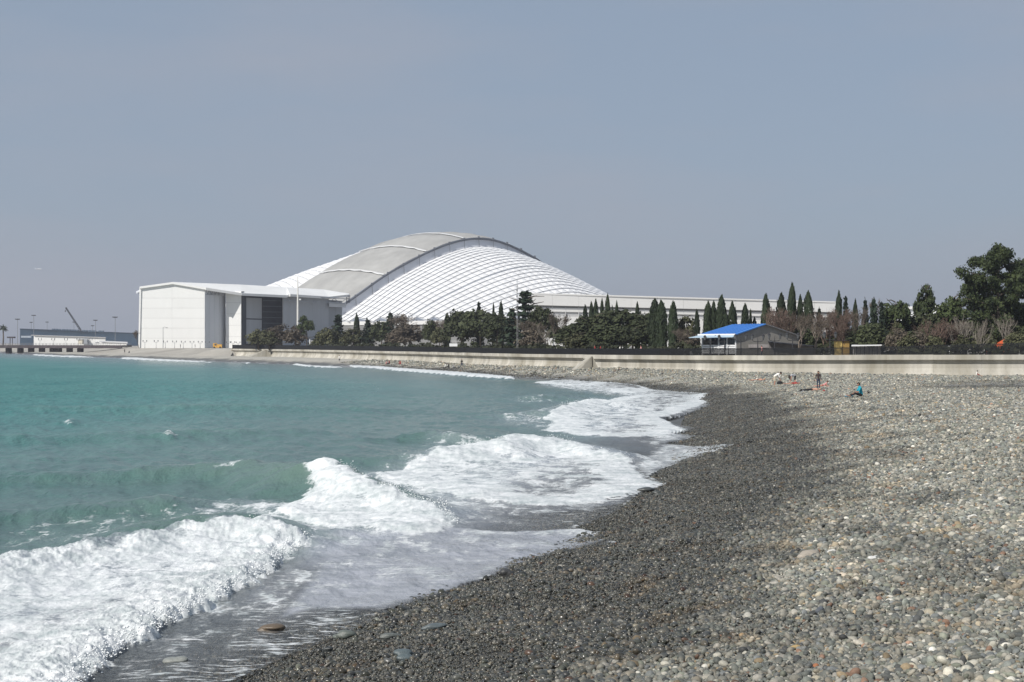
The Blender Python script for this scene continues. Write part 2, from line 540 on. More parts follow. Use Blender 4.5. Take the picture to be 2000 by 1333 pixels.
# wave ridges: crest line with heights, width in front (right hand side), width behind
RIDGES = [
    ([(-420, 1240, .2), (-150, 1150, .2), (0, 1097, .24), (150, 1058, .36), (300, 1020, .52), (420, 998, .72), (520, 1012, .52), (600, 1050, .08)], 2.6, 0.9),
    ([(-400, 955, .2), (-100, 935, .25), (200, 915, .4), (400, 906, .6), (500, 905, .75), (600, 910, .95), (655, 910, .98), (727, 944, .72), (795, 964, .5), (863, 988, .3), (884, 1022, .04)], 1.5, 1.2),
    ([(560, 905, .05), (690, 893, .3), (800, 885, .5), (900, 872, .65), (965, 862, .8), (995, 853, .85), (1090, 858, .65), (1152, 870, .5), (1229, 888, .3), (1250, 905, .05)], 1.9, 1.3),
    ([(680, 862, .05), (780, 848, .35), (845, 838, .6), (900, 843, .6), (965, 857, .25), (1000, 865, .05)], 1.2, 1.0),
    ([(-300, 1025, .2), (-50, 1000, .25), (150, 985, .3), (330, 972, .4), (450, 975, .25), (560, 1000, .02)], 1.8, 1.6),
    ([(900, 815, .05), (1000, 806, .4), (1060, 800, .55), (1105, 789, .6), (1160, 780, .5), (1260, 795, .2)], 2.2, 1.8),
    ([(960, 782, .1), (1040, 772, .5), (1085, 770, .5), (1130, 778, .2)], 2.0, 1.6),
    ([(-300, 860, .2), (0, 850, .35), (300, 842, .4), (560, 842, .2)], 3.0, 2.5),
    ([(-300, 800, .2), (100, 795, .4), (500, 792, .4), (800, 800, .2)], 4.0, 3.5),
]
# loose foam: polygon in plan, amount, soft edge
SHEETS = [   # plan polygon, veil of fine bubbles with painted sky sheen, white lace, soft edge
    (pp([(540, 1190), (580, 1120), (615, 1068), (700, 1036), (880, 1030), (960, 1034), (1130, 1031), (1205, 1040), (1215, 1062), (1100, 1082), (1010, 1106), (950, 1135), (850, 1160), (760, 1190), (650, 1190)], .05), .85, .30, .8),
    (pp([(520, 1215), (580, 1130), (700, 1085), (900, 1060), (1120, 1040), (1195, 1043), (1040, 1080), (900, 1115), (760, 1155), (640, 1185)], .05), .95, .36, .8),
    (pp([(700, 1036), (880, 1029), (1000, 1033), (1130, 1030), (1200, 1038), (1180, 1046), (1000, 1042), (880, 1040), (760, 1046)], .05), .9, .52, .25),
    (pp([(880, 1034), (860, 985), (1080, 978), (1180, 972), (1250, 962), (1230, 990), (1150, 1018), (1060, 1030)], .05), .45, .34, .8),
    (pp([(870, 985), (1080, 975), (1180, 970), (1260, 958), (1230, 980), (1100, 1000), (950, 1005)], .05), .6, .50, .6),
    (pp([(60, 1420), (230, 1270), (380, 1190), (540, 1130), (690, 1180), (770, 1192), (690, 1235), (560, 1285), (420, 1345)], .03), .12, .43, .5),
    (pp([(470, 1170), (560, 1100), (640, 1110), (640, 1160), (540, 1185)], .05), .6, .50, .5),
    (pp([(1240, 905), (1290, 868), (1437, 868), (1390, 886), (1330, 905), (1265, 932)], .1), .6, .62, 1.2),
    (pp([(1350, 880), (1400, 868), (1440, 866), (1420, 880), (1350, 892)], .2), .7, .62, .5),
    (pp([(1240, 860), (1280, 815), (1393, 770), (1393, 790), (1352, 808), (1320, 830), (1366, 836), (1362, 852), (1280, 872)], .1), .75, .62, 2.0),
    (pp([(330, 1030), (420, 985), (520, 975), (620, 985), (700, 1015), (880, 1030), (700, 1045), (610, 1060), (520, 1020)], .15), .3, .47, 1.0),
    (pp([(-200, 1090), (0, 1060), (150, 1035), (300, 1005), (440, 985), (330, 1010), (150, 1060), (0, 1095), (-200, 1130)], .2), .1, .40, .5),
    (pp([(820, 870), (860, 838), (960, 855), (1080, 840), (1060, 858), (960, 862), (870, 880)], .3), .2, .42, 1.2),
    (pp([(700, 925), (800, 905), (880, 880), (960, 870), (1100, 870), (1230, 900), (1270, 940), (1150, 985), (960, 990), (860, 985), (760, 960)], .1), .5, .52, 1.5),
    (pp([(960, 812), (1060, 795), (1130, 775), (1180, 770), (1120, 800), (1080, 830), (1000, 822)], .3), .25, .38, 2.6),
    (pp([(-100, 1045), (60, 1010), (300, 985), (480, 960), (560, 990), (400, 1000), (200, 1030), (0, 1060)], .2), 0, .26, 1.0),
    (pp([(1000, 775), (1050, 769), (1090, 769), (1075, 779), (1020, 780)], .4), .1, .36, 2.5),
    (pp([(1050, 748), (1190, 741), (1290, 759), (1391, 766), (1391, 792), (1300, 812), (1190, 806), (1130, 792), (1215, 774), (1150, 764), (1080, 756)], .1), .55, .55, 3.0),
    (pp([(1290, 862), (1380, 866), (1441, 865), (1425, 880), (1330, 900), (1262, 930), (1225, 905)], .15), .7, .58, .7),
    (pp([(380, 912), (500, 906), (600, 908), (610, 918), (480, 912)], .6), 0, .44, .6),
]
CAPS = [  # small white horses out on the water
    (pp([(102, 818, .3), (125, 815, .4), (146, 808, .5), (142, 822, .3), (120, 822, .2)]), .55, .3),
    (pp([(313, 849, .3), (340, 846, .4), (350, 851, .3), (338, 856, .2)]), .60, .4),
]
SURF_LINE = [((680, 715), (700, 710.5), (722, 715), (760, 718.5), (790, 721), (850, 725), (905, 729), (960, 734), (1005, 738), (1005, 741), (940, 738), (860, 731), (780, 725), (730, 720), (690, 718)),
             ((570, 712.5), (580, 710.5), (592, 713), (615, 716), (670, 718), (650, 719.5), (600, 716.5)),
             ((480, 708.5), (485, 708), (492, 709.5), (480, 711)),
             ((235, 699.8), (255, 698.4), (300, 701.8), (345, 704), (395, 706.8), (420, 708.6), (350, 707), (290, 704.3), (240, 701.8)),
             ((62, 693.5), (76, 690.5), (88, 692.3), (125, 696), (150, 695.8), (190, 698.8), (150, 699), (100, 696.8), (70, 695))]
def surf_bands():
    """the thin white breakers along the far shore"""
    out = []
    for pts in SURF_LINE: out.append(pp(pts, .1))
    return out

rows = np.concatenate([[9, 12, 14.5], 14402 / (np.concatenate([np.linspace(1471, 820, 520), np.linspace(819, 688, 170), np.linspace(687.5, 674, 24)]) - HOR), [6200]])
cols = np.concatenate([np.linspace(-9000, -800, 30), np.linspace(-760, -60, 90), np.linspace(-55, 1470, 880)])
X, Y = fan(cols, rows)
S = shore_s(X, Y)
edge_d = sdf(X, Y, FILM)
keepm = edge_d > -0.9 - 0.012 * Y
fade = 1 - smooth(120, 340, Y)
# open water swell, running in from the left
ang = math.radians(24)
U = X * math.cos(ang) + Y * math.sin(ang); Vv = -X * math.sin(ang) + Y * math.cos(ang)
swell = .10 * perlin(U / 2.1, Vv / 5.0, 3) + .075 * perlin(U / .9, Vv / 2.1, 4) + .13 * perlin(U / 6.0, Vv / 15.0, 6)
swell += .028 * (1 - 2 * np.abs(perlin(U / .6, Vv / 1.3, 8)))
swell += .012 * perlin(X / .22, Y / .3, 9) * (1 - smooth(25, 60, Y))
shal = smooth(-14, -3, S)
sea = swell * fade * (1 - .55 * shal)
foam = np.zeros_like(X)
for crest, wf, wb in RIDGES:
    pts = [at_z(q[0], q[1], q[2]) for q in crest]; hs = np.array([q[2] for q in crest])
    d, _, _ = line_dist(X, Y, pts)
    near_ = d < 3.2 * max(wf, wb)
    xs_, ys_ = X[near_], Y[near_]; best = np.zeros(xs_.shape)
    nzw = 1 + .25 * perlin(xs_ / 1.3, ys_ / 1.3, 40)
    pa_ = np.array(pts)
    for i in range(len(pa_) - 1):
        a, c_ = pa_[i], pa_[i + 1]; ln = np.linalg.norm(c_ - a); e = (c_ - a) / (ln + 1e-9)
        for u in np.arange(0, 1, min(1, .45 / ln)):
            p_ = a + (c_ - a) * u; h_ = hs[i] * (1 - u) + hs[i + 1] * u
            dx, dy = xs_ - p_[0], ys_ - p_[1]; pr = dx * e[1] - dy * e[0]; al = dx * e[0] + dy * e[1]
            w_ = (wb + (wf - wb) * smooth(-.7, .7, pr)) * (0.6 + .5 * h_) * nzw
            best = np.maximum(best, h_ * np.exp(-(pr * pr + al * al * .7) / (w_ * w_)))
    sea[near_] += best * (1 + .1 * perlin(xs_ / .8, ys_ / .8, 41))
lump = np.zeros_like(X); veil = np.zeros_like(X)
for bi, (poly, th, steep, amt) in enumerate(BORES):
    dec = .46 if bi == 0 else .52
    wx = X + .28 * perlin(X / .7, Y / .7, 50) + .1 * perlin(X / .2, Y / .2, 51)
    wy = Y + .28 * perlin(X / .7, Y / .7, 52) + .1 * perlin(X / .2, Y / .2, 53)
    d = sdf(wx, wy, poly)
    ins = np.clip(d, 0, None)
    prof = (1 - np.exp(-ins / steep)) * (0.55 + .45 * np.exp(-ins / 3.0))
    nl = .55 * billow(X / .95, Y / .95, 2, 60) + .35 * billow(X / .34, Y / .34, 2, 64) * (1 - smooth(45, 90, Y)) + .16 * billow(X / .13, Y / .13, 2, 66) * (1 - smooth(26, 45, Y))
    front = np.exp(-ins / 1.1)
    lump = np.maximum(lump, prof * th * (0.85 + (0.10 + .8 * front) * nl))
    veil = np.maximum(veil, .62 * smooth(-.2, .5, d))
    edge_f = smooth(-.6, .55, d)
    if bi == 0:
        rear = smooth(.4, 1.8, line_dist(X, Y, poly[:13])[0])
        edge_f = smooth(-.34, .32, d) * (1 - rear) + (.12 + .88 * smooth(-.3, 1.5, d)) * smooth(-1.0, .2, d) * rear
    foam = np.maximum(foam, amt * edge_f * (1 - dec * smooth(.5, 3.2, ins) * np.clip(.8 + .6 * perlin(X / 1.4, Y / 1.1, 57), 0, 1.3)))
for poly, vl, amt, soft in SHEETS:
    q = smooth(-soft, soft, sdf(X, Y, poly))
    foam = np.maximum(foam, amt * q); veil = np.maximum(veil, vl * q)
for poly, amt, soft in CAPS:
    d = sdf(X, Y, poly)
    foam = np.maximum(foam, amt * smooth(-.6, .5, d)); lump = np.maximum(lump, soft * smooth(-.8, .6, d) * (1 + .5 * perlin(X / .5, Y / .5, 90)))
for poly in surf_bands():
    d = sdf(X, Y, poly); sc = Y * .0015
    foam = np.maximum(foam, .95 * smooth(-1.0, 1.0, d / sc)); lump = np.maximum(lump, .35 * smooth(-1, 2, d / sc))
# the last thin breaker runs unbroken along the far shore, and a white lip edges the nearer wash
wdt = (1.0 + 2.6 * smooth(-.3, .6, perlin(X / 9.0, Y / 9.0, 61))) * smooth(60, 130, Y)
foam = np.maximum(foam, .74 * smooth(-.1, .5, edge_d) * (1 - smooth(.6, 1.0, edge_d / np.maximum(wdt, .05))) * smooth(90, 150, Y))
lipn = smooth(.0, .5, perlin(X / 2.5, Y / 2.5, 62) + .15)
foam = np.maximum(foam, .60 * smooth(-.05, .06, edge_d) * (1 - smooth(.10, .35, edge_d)) * lipn * (1 - smooth(80, 130, Y)))
bz = beach_z(X, Y, S)
film_h = .014 + .02 * smooth(0, 1.5, edge_d) + .006 * perlin(X / .3, Y / .3, 95)
k = .06
surf = np.maximum(sea, bz + film_h) + k * .25 * np.exp(-np.abs(sea - bz - film_h) / k)
depth = surf - bz
surf = surf + lump * smooth(0, .5, edge_d)
Zw = np.where(edge_d > 0, surf, bz + film_h + edge_d * .05)
V = np.stack([X, Y, Zw], -1).reshape(-1, 3)
Q = fan_quads(*X.shape, keepm)
V, Q, A = compact(V, Q, {'foam': foam.ravel(), 'veil': veil.ravel(), 'edge': edge_d.ravel(), 'depth': depth.ravel(), 'shore': S.ravel(), 'crest': sea.ravel()})
me = np_mesh('sea_water', V, Q)
for k_, a in A.items(): attr(me, k_, a)

m, t, b = new_mat('sea water with foam')
out = t.nodes['Material Output']
geo = nn(t, 'ShaderNodeNewGeometry'); pos = geo.outputs['Position']
def A_(n): return nn(t, 'ShaderNodeAttribute', attribute_name=n).outputs['Fac']
ve = A_('veil')
fo, ed, de, sh, cr = A_('foam'), A_('edge'), A_('depth'), A_('shore'), A_('crest')
def noise(sc, stretch=(1, 1, 1), detail=5.0, rough=.6, rot=0.0):
    mp = nn(t, 'ShaderNodeMapping', Scale=stretch, Rotation=(0, 0, rot))
    t.links.new(pos, mp.inputs['Vector'])
    q = nn(t, 'ShaderNodeTexNoise', Scale=sc, Detail=detail, Roughness=rough)
    t.links.new(mp.outputs['Vector'], q.inputs['Vector'])
    return q.outputs['Fac']
# water body colour: turbid green near the break, clear teal further out
tint = mth(t, 'ADD', mth(t, 'MULTIPLY', noise(.06, (1, .5, 1), 4), .5), mth(t, 'MULTIPLY', noise(.5, (.35, 1, 1), 6.0, .68, -.2), .5))
deep = mixc(t, mrange(t, tint, .38, .62), (.030, .152, .144), (.072, .208, .192))
near = mixc(t, mrange(t, tint, .38, .62), (.066, .132, .119), (.108, .172, .153))
wcol = mixc(t, mrange(t, sh, -60, -9, 0, 1, 'SMOOTHSTEP'), deep, near)
wcol = mixc(t, mrange(t, cr, .25, .9, 0, .55), wcol, (.135, .20, .165))
wcol = mixc(t, mrange(t, de, .08, .95, .9, 0), wcol, (.185, .195, .212))  # shallow film turns grey: sky reflection put into its colour
wcol = mixc(t, mrange(t, sh, -8.5, -4.5, 0, .75), wcol, (.215, .235, .25))
wcol = mixc(t, mth(t, 'MULTIPLY', ve, mrange(t, noise(1.4, (.45, 1.3, 1), 6.0, .65, -.1), .36, .56, .5, 1)), wcol, (.45, .465, .51))  # lavender veil: fine bubbles plus sky reflection painted into the colour
# foam lace
warp = nn(t, 'ShaderNodeTexNoise', Scale=1.6, Detail=3.0)
t.links.new(pos, warp.inputs['Vector'])
wv = nn(t, 'ShaderNodeVectorMath', operation='SCALE', Scale=0.55)
t.links.new(warp.outputs['Color'], wv.inputs[0])
wa = nn(t, 'ShaderNodeVectorMath', operation='ADD')
t.links.new(pos, wa.inputs[0]); t.links.new(wv.outputs[0], wa.inputs[1])
mpv = nn(t, 'ShaderNodeMapping', Scale=(1, .55, 1)); t.links.new(wa.outputs[0], mpv.inputs['Vector'])
v1 = nn(t, 'ShaderNodeTexVoronoi', Scale=2.6, feature='DISTANCE_TO_EDGE')
v2 = nn(t, 'ShaderNodeTexVoronoi', Scale=8.0, feature='DISTANCE_TO_EDGE')
for q in (v1, v2): t.links.new(mpv.outputs['Vector'], q.inputs['Vector'])
lace = mth(t, 'ADD', mrange(t, v1.outputs['Distance'], 0, .16, 1, 0), mrange(t, v2.outputs['Distance'], 0, .2, .6, 0))
pat = mth(t, 'ADD', mth(t, 'MULTIPLY', mrange(t, noise(1.1, (1, .45, 1), 8.0, .68, .3), .25, .75, 0, 1), .95), mth(t, 'MULTIPLY', lace, .12))
pat = mth(t, 'ADD', pat, mth(t, 'MULTIPLY', mth(t, 'SUBTRACT', noise(5.0, (.45, 1.1, 1), 5.0, .7, -.15), .5), .85))
fine = mth(t, 'ADD', mrange(t, noise(7.0, (.30, 1.25, 1), 5.0, .68, -.12), .3, .7, 0, 1), mth(t, 'MULTIPLY', mth(t, 'SUBTRACT', noise(.8, (.6, 1, 1), 3.0), .5), .7))
thin_w = mth(t, 'MULTIPLY', mrange(t, de, .12, .45, 1, 0), mrange(t, ve, .5, .9, 1, .25))
pm_ = nn(t, 'ShaderNodeMix'); pm_.data_type = 'FLOAT'
t.links.new(thin_w, pm_.inputs[0]); t.links.new(pat, pm_.inputs[2]); t.links.new(fine, pm_.inputs[3])
pat = pm_.outputs[0]
thr = mth(t, 'SUBTRACT', 0.98, fo)
fm = mrange(t, pat, mth(t, 'SUBTRACT', thr, .10), mth(t, 'ADD', thr, .26), 0, 1, 'SMOOTHSTEP')
fm = mth(t, 'MULTIPLY', fm, mrange(t, fo, .03, .2))
# water surface
t.links.new(wcol, b.inputs['Base Color'])
t.links.new(mrange(t, sh, -70, -6, .42, .16), b.inputs['Roughness'])
t.links.new(mrange(t, sh, -70, -6, .30, .46), b.inputs['Specular IOR Level'])
b.inputs['IOR'].default_value = 1.333
bp1 = nn(t, 'ShaderNodeBump', Strength=1.0, Distance=.17)
t.links.new(noise(1.3, (1, .5, 1), 7.0, .62, .4), bp1.inputs['Height'])
bp2 = nn(t, 'ShaderNodeBump', Strength=1.0, Distance=.5)
t.links.new(noise(.28, (1, .45, 1), 5.0, .6, .4), bp2.inputs['Height'])
t.links.new(bp2.outputs['Normal'], bp1.inputs['Normal'])
t.links.new(bp1.outputs['Normal'], b.inputs['Normal'])
# foam surface
fb = nn(t, 'ShaderNodeBsdfPrincipled')
fn = noise(4.0, (1, .7, 1), 7.0, .7)
fn2 = mth(t, 'ADD', mth(t, 'MULTIPLY', fn, .5), mth(t, 'MULTIPLY', noise(1.1, (.5, 1.2, 1), 6.0, .65, -.2), .5))
t.links.new(mixc(t, mrange(t, fn2, .38, .60), (.40, .45, .455), (.82, .83, .83)), fb.inputs['Base Color'])
fb.inputs['Roughness'].default_value = .55
fb.inputs['Specular IOR Level'].default_value = .3
fbp = nn(t, 'ShaderNodeBump', Strength=.55, Distance=.05)
fbn = mth(t, 'ADD', noise(9.0, (1, .8, 1), 6.0, .7), mth(t, 'MULTIPLY', noise(30.0, (1, 1, 1), 3.0, .7), .35))
t.links.new(fbn, fbp.inputs['Height']); t.links.new(fbp.outputs['Normal'], fb.inputs['Normal'])
mx = nn(t, 'ShaderNodeMixShader'); t.links.new(fm, mx.inputs[0])
t.links.new(b.outputs[0], mx.inputs[1]); t.links.new(fb.outputs[0], mx.inputs[2])
# thin film lets the stones show
tr = nn(t, 'ShaderNodeBsdfTransparent')
een = mth(t, 'ADD', ed, mth(t, 'MULTIPLY', mth(t, 'SUBTRACT', noise(5.0, (1, .6, 1), 5.0, .65), .5), .5))
vis = mrange(t, de, .03, .8, .10, 1.0)
vis = mth(t, 'MAXIMUM', vis, mrange(t, ve, .35, .8, 0, .85))
vis = mth(t, 'MAXIMUM', vis, mth(t, 'MULTIPLY', fm, .93))
rim = mrange(t, ed, .03, .30, .42, 0)                      # bright lip of the wash
rim = mth(t, 'MULTIPLY', rim, mrange(t, noise(.5, (1, .4, 1), 3.0), .42, .6))
vis = mth(t, 'MAXIMUM', vis, rim)
vis = mth(t, 'MULTIPLY', vis, mrange(t, een, -.03, .07))
mx2 = nn(t, 'ShaderNodeMixShader'); t.links.new(vis, mx2.inputs[0])
t.links.new(tr.outputs[0], mx2.inputs[1]); t.links.new(mx.outputs[0], mx2.inputs[2])
t.links.new(mx2.outputs[0], out.inputs['Surface'])
tag(link('sea_water', me, None, m), kind='structure')
WATER_GRID = (X, Y, Zw, foam)

# ---- spray torn off the breaking crests
pts, rad = [], []
for (crest, wf, wb), lo, n in ((RIDGES[0], .3, 2600), (RIDGES[1], .3, 2600), (RIDGES[2], .3, 2200), (RIDGES[5], .4, 700)):
    cz = [(at_z(q[0], q[1], q[2]) + (q[2],)) for q in crest]
    hs = np.array([q[2] for q in crest]); wts = np.where((np.array([q[0] for q in crest])[:-1] > (580 if crest is RIDGES[1][0] else 250 if crest is RIDGES[0][0] else 840)), 1.0, 0.0)
    seg = RNG.choice(len(cz) - 1, n, p=wts / wts.sum()); tt = RNG.random(n)
    for i, u in zip(seg, tt):
        a, c_ = cz[i], cz[i + 1]
        g = RNG.normal(0, 1, 3)
        h = a[2] * (1 - u) + c_[2] * u
        clump = .5 + .5 * math.sin(7 * (i + u) + 2 * math.sin(3.1 * (i + u)))
        pts.append((a[0] * (1 - u) + c_[0] * u + .24 * g[0] + .06, a[1] * (1 - u) + c_[1] * u + .26 * g[1], h * (.92 + .06 * g[0]) + .04 + abs(RNG.normal(0, .14)) * clump))
        rad.append(abs(RNG.normal(0, .008)) + .004)
# beads thrown up along the front of the nearest bore
fr = BORES[0][0][:13]
for _ in range(2600):
    i = RNG.integers(0, len(fr) - 1); u = RNG.random(); g = RNG.normal(0, 1, 3)
    pts.append((fr[i][0] * (1 - u) + fr[i + 1][0] * u + .2 * g[0] - .08, fr[i][1] * (1 - u) + fr[i + 1][1] * u + .25 * g[1], .16 + abs(.13 * g[2])))
    rad.append(abs(RNG.normal(0, .008)) + .005)
pts = np.array(pts); rad = np.array(rad)
near_foam = np.max([sdf(pts[:, 0], pts[:, 1], q[0]) for q in BORES[:4]], axis=0) > -.22
pts, rad = pts[near_foam], rad[near_foam]
base = np.array([(1, 0, 0), (-1, 0, 0), (0, 1, 0), (0, -1, 0), (0, 0, 1), (0, 0, -1)], float)
tri = np.array([(0, 2, 4), (2, 1, 4), (1, 3, 4), (3, 0, 4), (2, 0, 5), (1, 2, 5), (3, 1, 5), (0, 3, 5)])
V = (pts[:, None, :] + base[None] * rad[:, None, None] * np.array([1.3, 1, 1])).reshape(-1, 3)
Q = (tri[None] + 6 * np.arange(len(pts))[:, None, None]).reshape(-1, 3)
tag(link('sea_spray', np_mesh('sea_spray', V, Q), None, mat('white spray', (.86, .88, .88), .4, .03)), kind='stuff')

# ================================================================== shingle
shapes = bpy.data.collections.new('pebble_shapes')
def stone_mesh(name, seed, sub=2, sharp=.5):
    bm = bmesh.new(); bmesh.ops.create_icosphere(bm, subdivisions=sub, radius=1.0)
    r = np.random.default_rng(seed)
    ax = r.normal(0, 1, (5, 3)); ax /= np.linalg.norm(ax, axis=1)[:, None]; am = r.uniform(.04, .16, 5) * sharp * 2
    for v in bm.verts:
        p = np.array(v.co); s = 1.0
        for a, q in zip(ax, am): s += q * (abs(p @ a) - .5)
        s += .04 * math.sin(5 * p[0] + seed) * sharp
        v.co = v.co * s
    for f in bm.faces: f.smooth = True
    me = bpy.data.meshes.new(name); bm.to_mesh(me); bm.free()
    return me

m, t, b = new_mat('pebble')
def IA(n): return nn(t, 'ShaderNodeAttribute', attribute_name=n, attribute_type='INSTANCER')
pc = IA('col').outputs['Color']; pw = IA('wet').outputs['Fac']
tcn = nn(t, 'ShaderNodeTexCoord')
pn = nn(t, 'ShaderNodeTexNoise', Scale=2.2, Detail=5.0, Roughness=.65)
t.links.new(tcn.outputs['Object'], pn.inputs['Vector'])
pv = mixc(t, mrange(t, pn.outputs['Fac'], .3, .7), (.72, .72, .73), (1.2, 1.19, 1.16))
c = mixc(t, 1.0, pc, pv, 'MULTIPLY')
c = mixc(t, pw, c, mixc(t, 1.0, c, (.255, .25, .238), 'MULTIPLY'))
t.links.new(c, b.inputs['Base Color'])
t.links.new(mrange(t, pw, .2, 1, .8, .24), b.inputs['Roughness'])
t.links.new(mrange(t, pw, 0, 1, .3, .42), b.inputs['Specular IOR Level'])
PEB = m
for i in range(9):
    me = stone_mesh('pebble', 100 + i, 2 if i < 4 else 2, .35 + .12 * i / 2)
    me.materials.append(PEB)
    o = bpy.data.objects.new('pebble', me); shapes.objects.link(o)

PALETTE = .77 * np.array([1.0, .995, .95]) * np.array([(.30, .30, .275), (.24, .25, .235), (.36, .35, .31), (.20, .215, .205), (.42, .405, .36), (.29, .31, .285), (.34, .31, .26), (.22, .235, .245),
                    (.50, .48, .44), (.66, .645, .60), (.38, .30, .20), (.30, .19, .14), (.155, .165, .165), (.27, .285, .24), (.46, .42, .34), (.11, .115, .12)])
PWEIGHT = np.array([.13, .12, .11, .10, .09, .08, .07, .07, .06, .022, .018, .014, .07, .06, .035, .03]); PWEIGHT /= PWEIGHT.sum()

def scatter(y0, y1, dens, med, sig, seed):
    r = np.random.default_rng(seed)
    kx = .405
    n = int(dens * (y1 * y1 - y0 * y0) * kx)
    y = np.sqrt(r.uniform(y0 * y0, y1 * y1, n)); x = y * r.uniform(-kx, kx, n)
    keep = x > np.interp(y, [0, 20, 40, 55, 75, 130, 160, 200, 232, 290, 343], [-9, -6, 2, 5, 9, 17, 16, 11, -3, -20, -42]) - np.where(y < 48, 4.5, 2.0)
    x, y = x[keep], y[keep]
    s = shore_s(x, y)
    kk = (s > np.where(y < 48, -4.2, -1.7)) & (s < 60)
    x, y, s = x[kk], y[kk], s[kk]
    n = len(x)
    size = med * np.exp(r.normal(0, sig, n))
    coarse = fbm(x / 2.8, y / 2.8, 3, 81)
    size *= np.clip(1 + .38 * coarse + .05 * (s - 6).clip(-4, 4), .55, 1.7)
    size = np.minimum(size, med * 3.0)
    z = beach_z(x, y, s) + size * r.uniform(-.3, .5, n)
    asp = r.uniform(.58, .95, n); flat = r.uniform(.42, .85, n)
    scl = np.stack([size, size * asp, size * flat], -1)
    rot = np.stack([r.normal(0, .48, n), r.normal(0, .48, n), r.uniform(0, 2 * PI, n)], -1)
    col = PALETTE[r.choice(len(PALETTE), n, p=PWEIGHT)] * np.exp(r.normal(0, .26, n))[:, None]
    rust = smooth(.3, .8, fbm(x / 1.7, y / 1.7, 2, 88))[:, None]
    col = col * (1 - .22 * rust * np.array([0.0, .5, 1.0]))
    w = np.clip(wetness(x, y, s) * r.uniform(.82, 1.12, n), 0, 1)
    return x, y, z, scl, rot, col, w

parts = [scatter(9, 26, 520, .0265, .46, 1), scatter(26, 44, 300, .032, .44, 2), scatter(44, 62, 220, .036, .38, 3), scatter(62, 90, 120, .042, .36, 7), scatter(90, 150, 66, .050, .34, 4), scatter(150, 205, 24, .075, .3, 5), scatter(205, 340, 6, .13, .3, 6)]
x, y, z = (np.concatenate([p[i] for p in parts]) for i in range(3))
scl, rot, col = (np.concatenate([p[i] for p in parts]) for i in (3, 4, 5))
wv_ = np.concatenate([p[6] for p in parts])
print('pebbles', len(x))
me = bpy.data.meshes.new('beach_pebbles')
me.vertices.add(len(x)); me.vertices.foreach_set('co', np.stack([x, y, z], -1).astype(np.float32).ravel())
attr(me, 'scl', scl, 'FLOAT_VECTOR'); attr(me, 'rot', rot, 'FLOAT_VECTOR')
attr(me, 'col', np.concatenate([col, np.ones((len(x), 1))], 1), 'FLOAT_COLOR'); attr(me, 'wet', wv_)
attr(me, 'var', RNG.integers(0, 9, len(x)), 'INT')
me.materials.append(PEB)
peb = tag(link('beach_pebbles', me), kind='stuff')
g = bpy.data.node_groups.new('strew pebbles', 'GeometryNodeTree')
g.interface.new_socket('Geometry', in_out='INPUT', socket_type='NodeSocketGeometry')
g.interface.new_socket('Geometry', in_out='OUTPUT', socket_type='NodeSocketGeometry')
gi = g.nodes.new('NodeGroupInput'); go = g.nodes.new('NodeGroupOutput')
m2p = g.nodes.new('GeometryNodeMeshToPoints')
ci = g.nodes.new('GeometryNodeCollectionInfo'); ci.inputs['Collection'].default_value = shapes
ci.inputs['Separate Children'].default_value = True; ci.inputs['Reset Children'].default_value = True
ip = g.nodes.new('GeometryNodeInstanceOnPoints'); ip.inputs['Pick Instance'].default_value = True
def gattr(n, ty):
    q = g.nodes.new('GeometryNodeInputNamedAttribute'); q.data_type = ty; q.inputs['Name'].default_value = n
    return q.outputs['Attribute']
g.links.new(gi.outputs[0], m2p.inputs[0]); g.links.new(m2p.outputs[0], ip.inputs['Points'])
g.links.new(ci.outputs[0], ip.inputs['Instance'])
g.links.new(gattr('var', 'INT'), ip.inputs['Instance Index'])
g.links.new(gattr('rot', 'FLOAT_VECTOR'), ip.inputs['Rotation'])
g.links.new(gattr('scl', 'FLOAT_VECTOR'), ip.inputs['Scale'])
g.links.new(ip.outputs[0], go.inputs[0])
md = peb.modifiers.new('strew', 'NODES'); md.node_group = g

# ================================================================== sea wall, fence
M_CONC = mat('weathered concrete', (.44, .42, .37), .9, .26, .5, .03, .2, stain=((.25, .23, .18), .8), stretch=(1, 1, .2), rand=.06)
M_FENCE = mat('black railing paint', (.012, .013, .015), .5, .2, 1.0)
wl = chaikin([(p.x, p.y, p.z) for p in WALL], 0)
def resample(pts, step):
    pts = [Vector(p) for p in pts]
    out = [pts[0].copy()]; acc = 0.0
    for a, b_ in zip(pts[:-1], pts[1:]):
        l = (b_ - a).length; d = step - acc
        while d <= l:
            out.append(a.lerp(b_, d / l)); d += step
        acc = (acc + l) % step
    return out
def smooth3(pts, n=2):
    pts = [Vector(p) for p in pts]
    for _ in range(n):
        o = [pts[0]]
        for a, b_ in zip(pts[:-1], pts[1:]): o += [a.lerp(b_, .25), a.lerp(b_, .75)]
        pts = o + [pts[-1]]
    return pts
WL = smooth3(WALL, 4)
secs = resample(WL, 6.0)
wall = thing('sea_wall', 'long pale concrete sea wall with an overhanging lip along the back of the beach', 'sea wall', secs[0])
